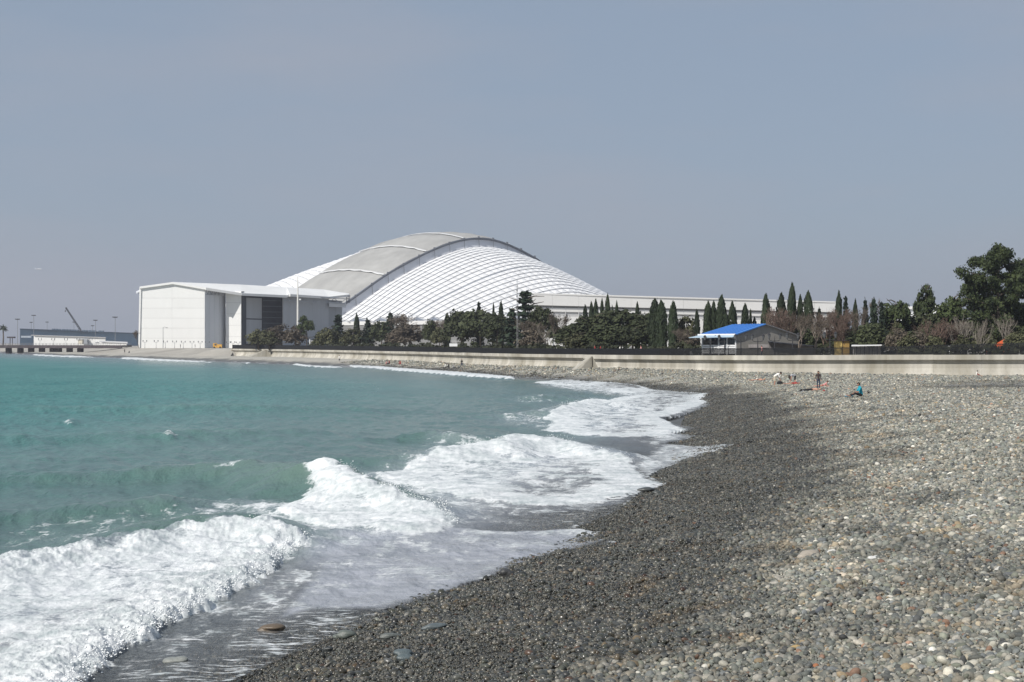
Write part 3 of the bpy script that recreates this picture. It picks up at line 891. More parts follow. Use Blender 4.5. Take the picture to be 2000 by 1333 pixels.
# profile: (outward offset towards the sea, height from the top); curved face under a lip
PROF = [(-.55, 0), (.55, 0), (.55, -.66), (.12, -.76), (-.12, -1.15), (-.10, -1.8), (.12, -2.35), (.55, -2.85), (1.0, -3.3), (1.0, -4.4), (-.55, -4.4)]
nrm = []
for i, p in enumerate(secs):
    a = secs[max(i - 1, 0)]; c_ = secs[min(i + 1, len(secs) - 1)]
    d = (c_ - a); d.z = 0; d.normalize(); q = Vector((d.y, -d.x, 0))
    nrm.append(-q if q.y > 0 else q)
for i in range(len(secs) - 1):
    mb = MB(secs[0]); a, c_ = secs[i], secs[i + 1]
    g_ = (c_ - a).normalized() * .006
    jz = random.uniform(-.02, .02); jo = random.uniform(-.012, .012)
    sc = 1.0 if (a.y + c_.y) / 2 < 230 else .82
    for pt, nr in ((a + g_, nrm[i]), (c_ - g_, nrm[i + 1])):
        mb.v += [tuple(pt + nr * ((o * .9) + jo) + Vector((0, 0, h * sc + (jz if h == 0 else 0))) - mb.off) for o, h in PROF]
    n = len(PROF)
    mb.f += [(k, (k + 1) % n, n + (k + 1) % n, n + k) for k in range(n)] + [tuple(range(n)), tuple(range(n, 2 * n))[::-1]]
    mb.build('wall_section', M_CONC, wall)
# concrete ramps running down the wall face
for px, py0, w_, lab in ((1150, 694.8, 32, 'sloping concrete ramp against the sea wall near the round green trees'),
                         (519, 683, 34, 'small far concrete ramp against the sea wall near its left end')):
    D = np.interp(px, [519, 1150], [448, 222]); top = P(px, py0, D - 1.0); u = Vector((-1, -.28, 0)).normalized(); f_ = Vector((.28, -1, 0)).normalized()
    ln = w_ / F * D * 1.35
    rp = thing('beach_ramp', lab, 'ramp', (top.x, top.y, 0))
    mb = MB((top.x, top.y, 0)); h0, h1 = top.z - .15, .7
    mb.add([top + Vector((0, 0, -.1)), top + f_ * 1.5 + Vector((0, 0, -.1)), top + f_ * 2.0 + Vector((0, 0, -3.5)), top + Vector((0, 0, -3.5)),
            top + u * ln + Vector((0, 0, h1 - top.z)), top + u * ln + f_ * 2.0 + Vector((0, 0, h1 - top.z)), top + u * ln + f_ * 2.4 + Vector((0, 0, -3.5)), top + u * ln + Vector((0, 0, -3.5))],
           [(0, 1, 5, 4), (1, 2, 6, 5), (0, 3, 2, 1), (4, 5, 6, 7), (0, 4, 7, 3), (3, 7, 6, 2)])
    mb.build('ramp_slope', M_CONC, rp)
    kb = MB((top.x, top.y, 0)); u2 = -u
    kb.add([top + Vector((0, 0, -.14)) + u2 * .01, top + f_ * 1.9 + Vector((0, 0, -.14)) + u2 * .01, top + f_ * 2.3 + Vector((0, 0, -3.5)), top + Vector((0, 0, -3.5)),
            top + u2 * ln * .35 + Vector((0, 0, h1 - top.z)), top + u2 * ln * .35 + f_ * 2.6 + Vector((0, 0, h1 - top.z - .3)), top + u2 * ln * .35 + f_ * 2.4 + Vector((0, 0, -3.6)), top + u2 * ln * .35 + Vector((0, 0, -3.6))],
           [(0, 1, 5, 4), (1, 2, 6, 5), (4, 5, 6, 7), (0, 4, 7, 3), (3, 7, 6, 2)])
    kb.build('rubble_side', M_CONC, rp)

def wall_d(px):
    a = [1000 + p.x / p.y * F for p in WL][::-1]
    return float(np.interp(px, a, [p.y for p in WL][::-1]))

# bank of sand and rubble that buries the left end of the wall
bk_ = MB(); e_ = WL[-1]
bk_.lathe((e_.x - 2.0, e_.y - 1.0, 0), [(11.5, -.4), (8.5, .9), (5.5, 2.2), (3.2, 3.05), (1.6, 3.42), (.2, 3.5)], 18, 1.3, 1.0)
bm_ = bk_.mesh('sand_bank', True)
for v in bm_.vertices:
    v.co.z += .25 * float(perlin(np.array([v.co.x * .4]), np.array([v.co.y * .4]), 5)[0])
tag(link('sand_bank', bm_, None, mat('pale sand and concrete', (.36, .34, .30))), kind='structure')

# fence on top of the wall
fpts = resample(WL, 3.0)
def fence_h(p):
    return float(np.interp(1000 + p.x / p.y * F, [450, 700, 1000, 1600, 1750, 2000, 2500], [1.35, 1.15, 1.0, .98, 1.08, 1.5, 1.6]))
fence = thing('promenade_fence', 'long black picket fence standing along the top of the sea wall', 'fence', fpts[0])
FH = 1.0
pm = MB(); pm.box((0, 0, FH / 2), (.09, .09, FH)); pm.box((0, 0, FH + .03), (.12, .12, .06)); post_me = pm.mesh('post'); post_me.materials.append(M_FENCE)
def back(p, i, o=.05):
    return p - nrm[min(i // 2, len(nrm) - 1)] * o
for i, p in enumerate(fpts):
    o = link('post', post_me, fence); q = back(p, i) - fpts[0]
    o.location = (q.x, q.y, q.z); o.scale = (1, 1, fence_h(p))
rb, rt, pk = MB(fpts[0]), MB(fpts[0]), MB(fpts[0])
for i in range(len(fpts) - 1):
    a, c_ = back(fpts[i], i), back(fpts[i + 1], i + 1); FH = fence_h(a)
    rt.bar(a + Vector((0, 0, FH - .1)), c_ + Vector((0, 0, FH - .1)), .07, .05)
    rb.bar(a + Vector((0, 0, .16)), c_ + Vector((0, 0, .16)), .20, .05)
    n = 20 if a.y < 260 else 10; wd = .085 if n == 20 else .17
    for k in range(1, n):
        q = a.lerp(c_, k / n)
        pk.box((q.x, q.y, q.z + FH / 2), (wd, .03, FH + .06))
rt.build('top_rail', M_FENCE, fence); rb.build('bottom_rail', M_FENCE, fence)
tag(pk.build('picket', M_FENCE, fence), kind='stuff')
# a low hedge behind the fence, which makes the railing read dark
M_HEDGE = None

# ================================================================== stadium
M_ETFE = mat('white membrane cushion', (.72, .722, .725), .45, .05, .05, 0, .4, rand=.06)
M_UNDER = mat('shell understructure', (.52, .54, .57), .7, .1, .1)
M_GREYROOF = mat('grey roof membrane', (.36, .358, .345), .85, .10, .12, 0, .2, stain=((.28, .278, .27), .7), stretch=(1, 1, 1))
M_FASCIA = mat('translucent roof fascia', (.56, .58, .63), .6, .08, .08)
M_EDGE = mat('dark edge girder', (.10, .11, .13), .6, .15, .2)
M_SEAM = mat('white roof seam', (.66, .66, .65), .6, .03, .2)
C0 = Vector((-20.7, 850, 0)); AX = Vector((.8, .6, 0)); WX = Vector((.6, -.8, 0)); WB = 80.0
ZU = [-150, -140, -120, -93, -67.8, -38.4, -20, -10, 0, 10, 16, 38, 70, 93, 115, 140, 150]
ZZ = [0, 2, 14, 29.5, 46, 60.5, 67.2, 69.6, 70.6, 70.2, 69.4, 62.5, 47, 32, 15, 2, 0]
def zarch(u):
    return float(np.mean([np.interp(u + d, ZU, ZZ) for d in (-8, -4, 0, 4, 8)])) + .5
stad = thing('stadium', 'huge domed stadium with white cushioned shells and a grey band over its roof', 'stadium', (C0.x, C0.y, GROUND_Z))
so = stad.location
QN, US = 12, np.linspace(-108, 62, 40)
def band(u, q, lift=0.0):
    z = zarch(u) + 4 * q + 15 * q * (1 - q) * min(1.0, .35 + abs(u + 110) / 120)
    p = C0 + AX * u - WX * (WB * q)
    return Vector((p.x, p.y, z + lift))
# roof band in strips between white seams
bounds = [-108, -69, -39, -11, 24, 62]
for a, c_ in zip(bounds[:-1], bounds[1:]):
    us = np.linspace(a + .15, c_ - .15, 8); mb = MB(so)
    vs = [band(u, q, 1.1 * math.sin(PI * (u - a) / (c_ - a)) ** .7 * (.6 + .4 * math.sin(6 * PI * q) ** 2)) for u in us for q in np.linspace(0, 1, QN + 1)]
    n = QN + 1
    fs = [(i * n + k, i * n + k + 1, (i + 1) * n + k + 1, (i + 1) * n + k) for i in range(7) for k in range(QN)]
    mb.add(vs, fs); mb.build('roof_panel', M_GREYROOF, stad, True)
for u in bounds[1:-1]:
    mb = MB(so)
    vs = []
    qs = np.linspace(0, 1, 49)
    for q in qs:
        sag = .8 * abs(math.sin(PI * q * 6))
        vs += [band(u - .2 - sag * .9, q, .8), band(u + .2, q, 1.15), band(u + .5, q, .5)]
    mb.add(vs, [(3 * k + j, 3 * k + j + 1, 3 * k + j + 4, 3 * k + j + 3) for k in range(len(qs) - 1) for j in (0, 1)])
    mb.build('roof_seam', M_SEAM, stad, True)
# fascia and girder along the front edge, and along the back edge
for q, sgn in ((0, 1),):
    us = np.linspace(-112, 66, 60)
    mb = MB(so); gm = MB(so)
    vs = []
    for u in us:
        p = band(u, q)
        vs += [p + WX * (.4 * sgn) + Vector((0, 0, -.6)), p + WX * (1.6 * sgn) + Vector((0, 0, -8.6))]
    mb.add(vs, [(2 * i, 2 * i + 1, 2 * i + 3, 2 * i + 2) for i in range(len(us) - 1)])
    mb.build('fascia', M_FASCIA, stad, True)
    gm.tube([band(u, q, -.2) + WX * (.9 * sgn) for u in us], .75, 5)
    for u in np.arange(-100, 66, 11.0):
        p = band(u, q) + WX * (1.5 * sgn)
        gm.bar(p + Vector((0, 0, -.4)), p + Vector((0, 0, -8.4)) + WX * (.8 * sgn), .28)
        gm.box(p + Vector((0, 0, .5)), (1.3, 1.3, 1.2))
    gm.build('edge_girder', M_EDGE, stad)
# shells
def shell(u, v, sgn):
    zs = 64 - 15 * (v / 55) ** 1.45
    g_ = max(0.0, (zarch(u) - 6.5) / 64.2)
    if sgn > 0:
        p = C0 + AX * u + WX * (v + 1.5)
        z = zs * g_ + .9 - .0012 * v * abs(u) * .6
    else:
        p = C0 + AX * u - WX * (WB + .5 + v)
        f_ = (.82 * zs + 13) * max(0.0, (zarch(u * .82 + 11) - 4) / 66) + 1.0
        k_ = min(1.0, v / 28); k_ = k_ * k_ * (3 - 2 * k_)
        z = (zarch(u) + 2.5) * (1 - k_) + f_ * k_
    return Vector((p.x, p.y, z))
def shell_ok(us, vs_, sgn):
    return min(shell(u, v, sgn).z for u in us for v in vs_) > 17.5
under, panels = MB(so), []
DU, DV = 4.7, 4.7
for sgn, umin, umax in ((1, -125, 118), (-1, -120, 60)):
    nv = 27 if sgn > 0 else 14
    for i in range(int((umax - umin) / DU)):
        for j in range(nv):
            u0, v0 = umin + i * DU, j * DV
            us = (u0, u0 + DU); vs_ = (v0, v0 + DV)
            if not shell_ok(us, vs_, sgn): continue
            under.add([shell(us[0], vs_[0], sgn) - Vector((0, 0, .5)), shell(us[1], vs_[0], sgn) - Vector((0, 0, .5)),
                       shell(us[1], vs_[1], sgn) - Vector((0, 0, .5)), shell(us[0], vs_[1], sgn) - Vector((0, 0, .5))], [(0, 1, 2, 3)])
            gu, gv = .12, .36
            if sgn > 0 and j == 11: gv = 1.5            # the dark gutter across the front shell
            pa = shell(us[0] + gu, vs_[0] + gv, sgn); pb = shell(us[1] - gu, vs_[0] + gv, sgn)
            pc_ = shell(us[1] - gu, vs_[1] - .05, sgn); pd = shell(us[0] + gu, vs_[1] - .05, sgn)
            nn_ = (pb - pa).cross(pd - pa).normalized()
            if nn_.z < 0: nn_ = -nn_
            out_ = (WX * sgn * .75 + Vector((0, 0, .6)))
            ctr = shell(u0 + DU / 2, v0 + DV * .62, sgn) + nn_ * .75
            pc_ = pc_ + nn_ * .34; pd = pd + nn_ * .34
            skirt = [pc_ - nn_ * .9, pd - nn_ * .9]
            panels.append((sgn, [pa, pb, pc_, pd, ctr] + skirt))
under.build('shell_structure', M_UNDER, stad, True)
PF = [(0, 1, 4), (1, 2, 4), (2, 3, 4), (3, 0, 4), (3, 2, 5, 6)]
order = sorted(range(len(panels)), key=lambda k: (panels[k][0] < 0, abs(panels[k][1][4].x + 20) + .4 * abs(panels[k][1][4].z - 40)))
rest = MB(so)
for r_, k in enumerate(order):
    if r_ < 300:
        mb = MB(so); mb.add(panels[k][1], PF); mb.build('shell_cushion', M_ETFE, stad)
    else:
        rest.add(panels[k][1], PF)
tag(rest.build('shell_cushions', M_ETFE, stad), kind='stuff')
# podium under the shells
pod, podc = MB(so), MB(so)
ring = []
for u in np.linspace(-104, 104, 30):
    vmax = 0
    for v in np.arange(0, 130, 2.0):
        if shell(u, v, 1).z > 18.2: vmax = v
    p = C0 + AX * u + WX * (vmax + 1.0); ring.append((p.x, p.y))
back_ = [tuple((C0 + AX * u - WX * 150)[:2]) for u in (104, -104)]
pod.prism(ring + back_, GROUND_Z - .2, 15.6); pod.build('podium', mat('podium wall', (.20, .20, .20), .8, .2, .05), stad)
podc.prism([(x_ + .8, y_ - 1.2) for x_, y_ in ring] + back_, 15.7, 17.8); podc.build('podium_edge', M_SEAM, stad)

# ================================================================== white gate hall in front of the stadium
M_WHITE = mat('white cladding', (.78, .78, .765), .6, .03, .08, 0, .3, stain=((.66, .66, .64), .5), stretch=(1, 1, .3), rand=.015)
M_PALESHADE = mat('pale shade cladding', (.60, .62, .65), .6, .04, .08, 0, .3, stretch=(3, 3, .1), rand=.03)  # bluish skylit shade of the recess sides put into the cladding colour
M_SHADOWCLAD = mat('shaded hall cladding', (.37, .39, .42), .7, .05, .1, 0, .3, stretch=(3, 3, .1))  # shade on the side wall and door leaf painted in as darker grey
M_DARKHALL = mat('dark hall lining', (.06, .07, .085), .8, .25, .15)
M_WB3_ = mat('joint grey', (.40, .40, .40), .8)
HALL_D = 600.0
hall = thing('gate_hall', 'tall white clad hall with a dark doorway beside the stadium', 'hall', (XD(336, 600), 600, GROUND_Z))
ho = hall.location
def W2(px, D): return Vector((XD(px, D), D, 0))
def zy(py, D): return EYE + (HOR - py) / F * D
def clad(a, b_, za, zb, rows_, cols_, m_, name='wall_panel', th=.35, toprise=None, gap=.06):
    """a wall from plan point a to b, built of separate cladding panels with open joints"""
    a, b_ = Vector(a), Vector(b_); d = b_ - a; n = Vector((d.y, -d.x, 0)).normalized()
    if n.y > 0: n = -n
    bk = MB(ho); bk.slab([a + Vector((0, 0, za)) - n * .08, b_ + Vector((0, 0, za)) - n * .08, b_ + Vector((0, 0, zb - .2)) - n * .08, a + Vector((0, 0, zb - .2)) - n * .08], n, th)
    bk.build('wall_backing', M_DARKHALL if m_ is M_DARKHALL else M_WB3_, hall)
    for r_ in range(rows_):
        for c_ in range(cols_):
            u0, u1 = c_ / cols_, (c_ + 1) / cols_
            z0, z1 = za + (zb - za) * r_ / rows_, za + (zb - za) * (r_ + 1) / rows_
            q0, q1 = a + d * u0, a + d * u1; e = d.normalized() * gap * .4
            mb = MB(ho); jj = n * random.uniform(0, .05)
            t0 = t1 = z1 - gap
            if toprise and r_ == rows_ - 1: t0 += toprise(u0); t1 += toprise(u1)
            pts4 = [q0 + e + Vector((0, 0, z0)), q1 - e + Vector((0, 0, z0)), q1 - e + Vector((0, 0, t1)), q0 + e + Vector((0, 0, t0))]
            mb.slab([p + jj for p in pts4], n, .07)
            mb.build(name, m_, hall)
zb0 = GROUND_Z
eave = zy(563, 600)
def gable(u): return (zy(552.5, 600) - eave) * (u / .5 if u < .5 else (1 - u) / .5)
A_p, B_p = W2(272, 600), W2(400, 600)
clad(A_p, B_p, zb0, eave, 6, 2, M_WHITE, toprise=gable)
B1 = W2(428, 607); clad(B_p, B1, zb0, eave - 1.0, 1, 3, M_PALESHADE, 'side_panel')
Fn0, Fn1 = W2(441, 609.2), W2(471, 608)
clad(B1, W2(440.5, 612), zb0, eave - 1.0, 1, 2, M_PALESHADE, 'side_panel')
clad(Fn0, Fn1, zb0, zy(572, 628), 5, 1, M_WHITE)
# the tall doorway
R0, R1 = Vector((Fn1.x + .3, 609, 0)), Vector((Fn1.x + 1.0, 632, 0))
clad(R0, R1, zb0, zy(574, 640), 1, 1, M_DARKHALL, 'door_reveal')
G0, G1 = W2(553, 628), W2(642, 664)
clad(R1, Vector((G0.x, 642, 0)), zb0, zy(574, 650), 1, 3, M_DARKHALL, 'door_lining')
ip_ = MB(ho); a, c_ = W2(481, 616), W2(511, 626)
for z0, z1 in ((zy(624, 640), zy(585, 640)), (zy(672, 640), zy(626, 640))):
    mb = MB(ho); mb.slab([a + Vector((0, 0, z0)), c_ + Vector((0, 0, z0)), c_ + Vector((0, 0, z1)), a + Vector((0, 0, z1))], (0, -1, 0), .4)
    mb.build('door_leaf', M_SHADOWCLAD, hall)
gb = MB(ho)
for k in range(9):
    z = zb0 + 1 + k * 2.6
    gb.bar(W2(513, 628) + Vector((0, 0, z)), W2(550, 634) + Vector((0, 0, z)), .22)
gb.build('scaffold', mat('scaffold steel', (.16, .18, .20), .6), hall)
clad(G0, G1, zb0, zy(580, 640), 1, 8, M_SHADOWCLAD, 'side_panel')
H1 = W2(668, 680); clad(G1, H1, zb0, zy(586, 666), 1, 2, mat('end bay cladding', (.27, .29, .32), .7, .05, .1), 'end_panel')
tf = MB(ho); a, c_ = W2(643, 662), W2(676, 675)
tf.slab([a + Vector((0, 0, zy(600, 666))), c_ + Vector((0, 0, zy(600, 666))), c_ + Vector((0, 0, zy(591, 666))), a + Vector((0, 0, zy(591, 666)))], (.4, -1, 0), .5)
tf.build('end_beam', M_PALESHADE, hall)
# soffit trusses that shade the recesses
tr_ = MB(ho)
for (pa, Da), (pb, Db), py in (((402, 601), (440, 609), 571), ((555, 627), (676, 674), 586)):
    a, c_ = W2(pa, Da), W2(pb, Db); z = zy(py, (Da + Db) / 2)
    n = 10
    for zz in (z - 1.2, z + 1.2): tr_.bar(a + Vector((0, -.6, zz)), c_ + Vector((0, -.6, zz)), .3)
    for k in range(n):
        s0 = -1.2 if k % 2 else 1.2
        tr_.bar(a.lerp(c_, k / n) + Vector((0, -.6, z + s0)), a.lerp(c_, (k + 1) / n) + Vector((0, -.6, z - s0)), .2)
tr_.build('roof_truss', mat('truss steel', (.33, .35, .38), .6), hall)
# roof: two plates falling from the ridge to the front eaves, with a deep white edge
def rp(px, py, D): return P(px, py, D)
roof = MB(ho)
E = [rp(272.5, 560.2, 599.0), rp(337, 551.2, 599.0), rp(401.5, 562.2, 599.0), rp(472, 573.0, 607.4), rp(560, 577.2, 627), rp(566, 574.8, 628), rp(642, 580.0, 661), rp(682, 575.5, 676)]
ridge = [rp(337, 551.2, 599.2), rp(470, 556.2, 632), rp(560, 561.5, 660), rp(632, 565.8, 686), rp(681, 573.5, 692)]
backl = [rp(272.5, 560.2, 599.2), rp(300, 566, 660), rp(420, 572, 740)]
vs = E + ridge[1:] + [rp(480, 575, 760), rp(300, 571, 690)]
fr_ = [1, 2, 3, 4, 5, 6, 7, 11, 10, 9, 8]
def thick(mb, loop, h):
    n = len(loop)
    mb.add(loop + [p - Vector((0, 0, h)) for p in loop], [tuple(range(n)), tuple(range(n, 2 * n))[::-1]] + [(i, n + i, n + (i + 1) % n, (i + 1) % n) for i in range(n)])
# fan the visible slope from ridge to eaves in quads
sl = [(1, 2, 3, 8), (8, 3, 4, 9), (9, 4, 5, 6), (9, 6, 10, 9), (10, 6, 7, 11)]
for q in ((1, 2, 3, 8), (8, 3, 4, 5, 9), (9, 5, 6, 10), (10, 6, 7, 11)):
    mb = MB(ho); thick(mb, [vs[i] for i in q], .9); mb.build('roof_plate', M_WHITE, hall)
mb = MB(ho); thick(mb, [vs[0], vs[1], vs[8], vs[9], vs[12], vs[13]], .9); mb.build('roof_plate', M_WHITE, hall)
lip = MB(ho)
for a, c_ in ((2, 3), (3, 4), (5, 6), (6, 7)):
    lip.bar(vs[a] + Vector((.05, -.25, -.55)), vs[c_] + Vector((.05, -.25, -.55)), .5, 1.1)
lip.build('roof_edge', M_WHITE, hall)
mb = MB(ho)
mb.slab([P(266, 572, 600), P(277, 566, 600), P(277, 564.6, 606), P(266, 569.5, 606)], (0, 0, 1), .5)
mb.bar(P(270, 571, 602), P(275, 577, 602), .35)
mb.build('side_canopy', M_PALESHADE, hall)
mb = MB(ho); mb.slab([P(270, 679.5, 599.5), P(273, 679.5, 599.5), P(275.5, 566, 599.5), P(272.5, 566, 599.5)], (0, -1, 0), .6); mb.build('corner_trim', M_WHITE, hall)
mb = MB(ho)
for px in (677, 680, 683):
    mb.bar(P(px, 577, 675), P(px, 592, 675), .3)
for py in (579, 584, 589):
    mb.bar(P(676, py, 674.6), P(684, py, 674.6), .3)
mb.build('corner_bracket', M_EDGE, hall)

# ================================================================== long white stand building on the right
M_WB = mat('white stand cladding', (.72, .715, .70), .6, .03, .05, 0, .3, stain=((.66, .65, .63), .4), stretch=(1, 1, .3), rand=.02)
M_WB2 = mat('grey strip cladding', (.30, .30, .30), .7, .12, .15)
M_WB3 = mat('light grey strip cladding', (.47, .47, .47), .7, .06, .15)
NS = 12
std = thing('stand_building', 'long white building with grey strips behind the cypresses', 'building', (XD(1340, 560), 560, GROUND_Z))
so2 = std.location
def sb(px): return 500 + (px - 1030) / 610 * 26
def sy(px, y0, y1): return y0 + (px - 1030) / 610 * (y1 - y0)
xs = np.linspace(1028, 1642, NS + 1)
for name, t0, t1, b0, b1, m_, off in (('upper_panel', 572.2, 589.5, 596, 610.5, M_WB, -.9), ('recessed_strip', 596, 610.5, 601.5, 615.5, M_WB2, .8), ('white_strip', 600.5, 614.5, 608, 621, M_WB, .0),  # recessed grey strip runs below the proud upper panels
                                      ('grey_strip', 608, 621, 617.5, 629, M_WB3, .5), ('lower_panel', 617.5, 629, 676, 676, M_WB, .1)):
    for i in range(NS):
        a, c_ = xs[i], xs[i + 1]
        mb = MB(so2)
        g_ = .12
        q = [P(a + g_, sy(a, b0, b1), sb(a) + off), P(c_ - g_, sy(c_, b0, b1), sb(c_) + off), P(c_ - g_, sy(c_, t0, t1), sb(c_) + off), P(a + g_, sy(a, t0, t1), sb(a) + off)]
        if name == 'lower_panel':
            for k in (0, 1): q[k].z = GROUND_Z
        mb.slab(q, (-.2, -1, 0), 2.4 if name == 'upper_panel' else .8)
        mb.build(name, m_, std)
mb = MB(so2)
for i in range(0, 2 * NS + 1):
    px = 1028 + i * (614 / (2 * NS))
    mb.bar(P(px, sy(px, 598, 612), sb(px) + .15), Vector((XD(px, sb(px)), sb(px) + .15 - .3, GROUND_Z)), .25)
mb.build('column', M_WB3, std)
mb = MB(so2)
rl = [P(1028, 572.2, 499), P(1642, 589.5, 525), P(1642, 589.7, 560), P(1028, 572.4, 540)]
thick(mb, rl, .5); mb.build('roof', M_WB, std)

# ================================================================== far shore on the left: pier, hangars, crane
M_PIER = mat('dark pier timber', (.055, .045, .05), .8, .25, .3)
M_DECK = mat('pier deck', (.13, .13, .13), .8, .2, .2)
pa, pb = Vector((XD(-260, 790), 790, 0)), Vector((XD(248, 700), 700, 0))
PZ = 4.35
pier = thing('pier', 'dark pier on square piles reaching out from the far left shore', 'pier', (pb.x, pb.y, 0))
d_ = (pb - pa); dl = d_.length; du = d_.normalized(); dn = Vector((du.y, -du.x, 0))
mb = MB((pb.x, pb.y, 0)); c_ = (pa + pb) / 2 + dn * -3
mb.bar(pa + Vector((0, 0, PZ - .35)), pb + Vector((0, 0, PZ - .35)), 7, .9); mb.build('deck', M_DECK, pier)
mb = MB((pb.x, pb.y, 0)); mb.bar(pa + dn * 3.6 + Vector((0, 0, PZ - .75)), pb + dn * 3.6 + Vector((0, 0, PZ - .75)), .5, 1.5); mb.build('edge_beam', M_PIER, pier)
PILE_PX = [-230, -180, -130, -80, -30, 17, 40, 61, 82, 103, 115, 136, 157]
for px in PILE_PX:
    lo_, hi_ = 0.0, 1.0
    for _ in range(30):
        mid = (lo_ + hi_) / 2; q = pa.lerp(pb, mid)
        if 1000 + q.x / q.y * F < px: lo_ = mid
        else: hi_ = mid
    q = pa.lerp(pb, lo_)
    mb = MB((pb.x, pb.y, 0)); mb.box((q.x, q.y, (PZ - 1.1) / 2 - 1.5), (2.5, 2.2, PZ - 1.1 + 3), math.atan2(du.y, du.x)); mb.build('pile', M_PIER, pier)
rl = MB((pb.x, pb.y, 0))
for sgn in (3.3, -3.3):
    for h in (.55, 1.1): rl.bar(pa + dn * sgn + Vector((0, 0, PZ + h)), pb + dn * sgn + Vector((0, 0, PZ + h)), .09)
    for k in range(int(dl / 2.5)):
        q = pa + du * (k * 2.5) + dn * sgn
        rl.bar(q + Vector((0, 0, PZ)), q + Vector((0, 0, PZ + 1.15)), .11)
rl.build('railing', mat('grey railing', (.20, .20, .21), .6), pier)

M_BLUE = mat('blue grey hangar cladding', (.17, .255, .345), .7, .05, .06, stretch=(2, 2, .1), rand=.04)
M_BLUED = mat('darker blue roof trim', (.10, .14, .19), .7)
bh = thing('blue_hangar', 'long low blue grey hangar behind the pier', 'hangar', (XD(150, 1100), 1100, GROUND_Z))
bo = bh.location
def bt(px): return np.interp(px, [40, 65, 275], [642.5, 643.0, 651.5])
xs = np.linspace(39, 278, 11)
for i in range(10):
    a, c_ = xs[i], xs[i + 1]; Da, Dc = 1080 + i * 9, 1089 + i * 9
    mb = MB(bo)
    q = [P(a + .1, 676, Da), P(c_ - .1, 676, Dc), P(c_ - .1, bt(c_), Dc), P(a + .1, bt(a), Da)]
    q[0].z = q[1].z = GROUND_Z - .1
    mb.slab(q, (0, -1, 0), 1.0); mb.build('wall_panel', M_BLUE, bh)
mb = MB(bo); thick(mb, [P(38.5, 642.3, 1079), P(279, 651.3, 1170), P(279, 651.2, 1260), P(38.5, 642.0, 1180)], .8); mb.build('roof', M_BLUED, bh)
for px in (104, 110, 116, 123, 129, 135, 141, 146, 151, 163, 168, 175, 180, 185, 195, 200):
    mb = MB(bo); mb.box(P(px, bt(px) - .8, 1120), (1.9, 2, 1.1)); mb.build('roof_vent', M_BLUED, bh)
mb = MB(bo); mb.slab([P(41, 660, 1078.5), P(61, 660, 1080), P(61, 656.5, 1080), P(41, 656.2, 1078.5)], (0, -1, 0), .4); mb.build('pale_band', mat('pale band', (.40, .45, .50), .7), bh)

wh = thing('white_shed', 'long white shed in front of the blue hangar', 'shed', (XD(136, 960), 960, GROUND_Z))
wo = wh.location
xs = np.linspace(66, 206, 8)
for i in range(7):
    a, c_ = xs[i], xs[i + 1]; tp = lambda p: 655 + (p - 66) / 140 * 4.5
    q = [P(a + .1, 674, 960), P(c_ - .1, 674, 960), P(c_ - .1, tp(c_), 960), P(a + .1, tp(a), 960)]
    q[0].z = q[1].z = GROUND_Z - .1
    mb = MB(wo); mb.slab(q, (0, -1, 0), .5); mb.build('wall_panel', M_WHITE, wh)
mb = MB(wo); thick(mb, [P(65.5, 654.7, 959), P(206.5, 659.2, 959), P(206.5, 659.0, 990), P(60, 654.6, 990)], .4); mb.build('roof', mat('shed roof', (.45, .45, .45), .7), wh)
mb = MB(wo); mb.box(P(166, 668, 958), (4, 3, 3.6)); mb.build('annex', mat('grey annex', (.30, .32, .34), .7), wh)

hb = thing('harbour_hut', 'small cream hut beside the white shed, behind the pier end', 'hut', (XD(158, 900), 900, GROUND_Z))
mb = MB(hb.location); mb.box(P(158, 668.5, 900), (2.8, 3, 2.9)); mb.build('wall', mat('cream wall', (.62, .58, .48), .8), hb)
mb = MB(hb.location); mb.box(P(158, 664, 900), (3.4, 3.6, .3)); mb.build('roof', M_DECK, hb)
ls = thing('long_white_wall', 'low white wall between the pier and the white hall', 'wall', (XD(228, 800), 800, GROUND_Z))
mb = MB(ls.location); mb.slab([P(200, 674, 800), P(247, 675.5, 790), P(247, 670.5, 790), P(200, 667.5, 800)], (0, -1, 0), .5); mb.build('wall_face', M_WHITE, ls)
mb = MB(ls.location); mb.slab([P(194, 667.6, 800), P(249, 670.6, 789), P(249, 668.2, 792), P(194, 665.6, 803)], (0, -.3, 1), .4); mb.build('coping', M_WB3, ls)
for px, py, lab in ((190, 669, 'grey parasol with a wide canopy left of a second one near the pier end'), (202.5, 669.5, 'grey parasol with a wide canopy nearest the white hall')):
    q = P(px, py, 780); u = thing('beach_parasol', lab, 'parasol', (q.x, q.y, GROUND_Z), 'parasols near the pier end')
    mb = MB(); mb.lathe((0, 0, 2.1), [(1.9, 0), (1.0, .45), (.05, .85)], 8); mb.build('canopy', mat('grey canopy', (.22, .22, .22), .8), u)
    mb = MB(); mb.tube([(0, 0, 0), (0, 0, 2.3)], .05, 5); mb.build('pole', M_PIER, u)
kk = thing('pavilion_frame', 'dark flat roofed shelter on two legs near the palm tree', 'shelter', (XD(22, 850), 850, 2.8))
mb = MB(); mb.box((0, 0, 6.3), (4.3, 3, .9)); mb.build('roof', M_PIER, kk)
for sx in (-.5, .5):
    mb = MB(); mb.box((sx * 1.4, 0, 3.0), (.35, .35, 6.0)); mb.build('leg', M_PIER, kk)

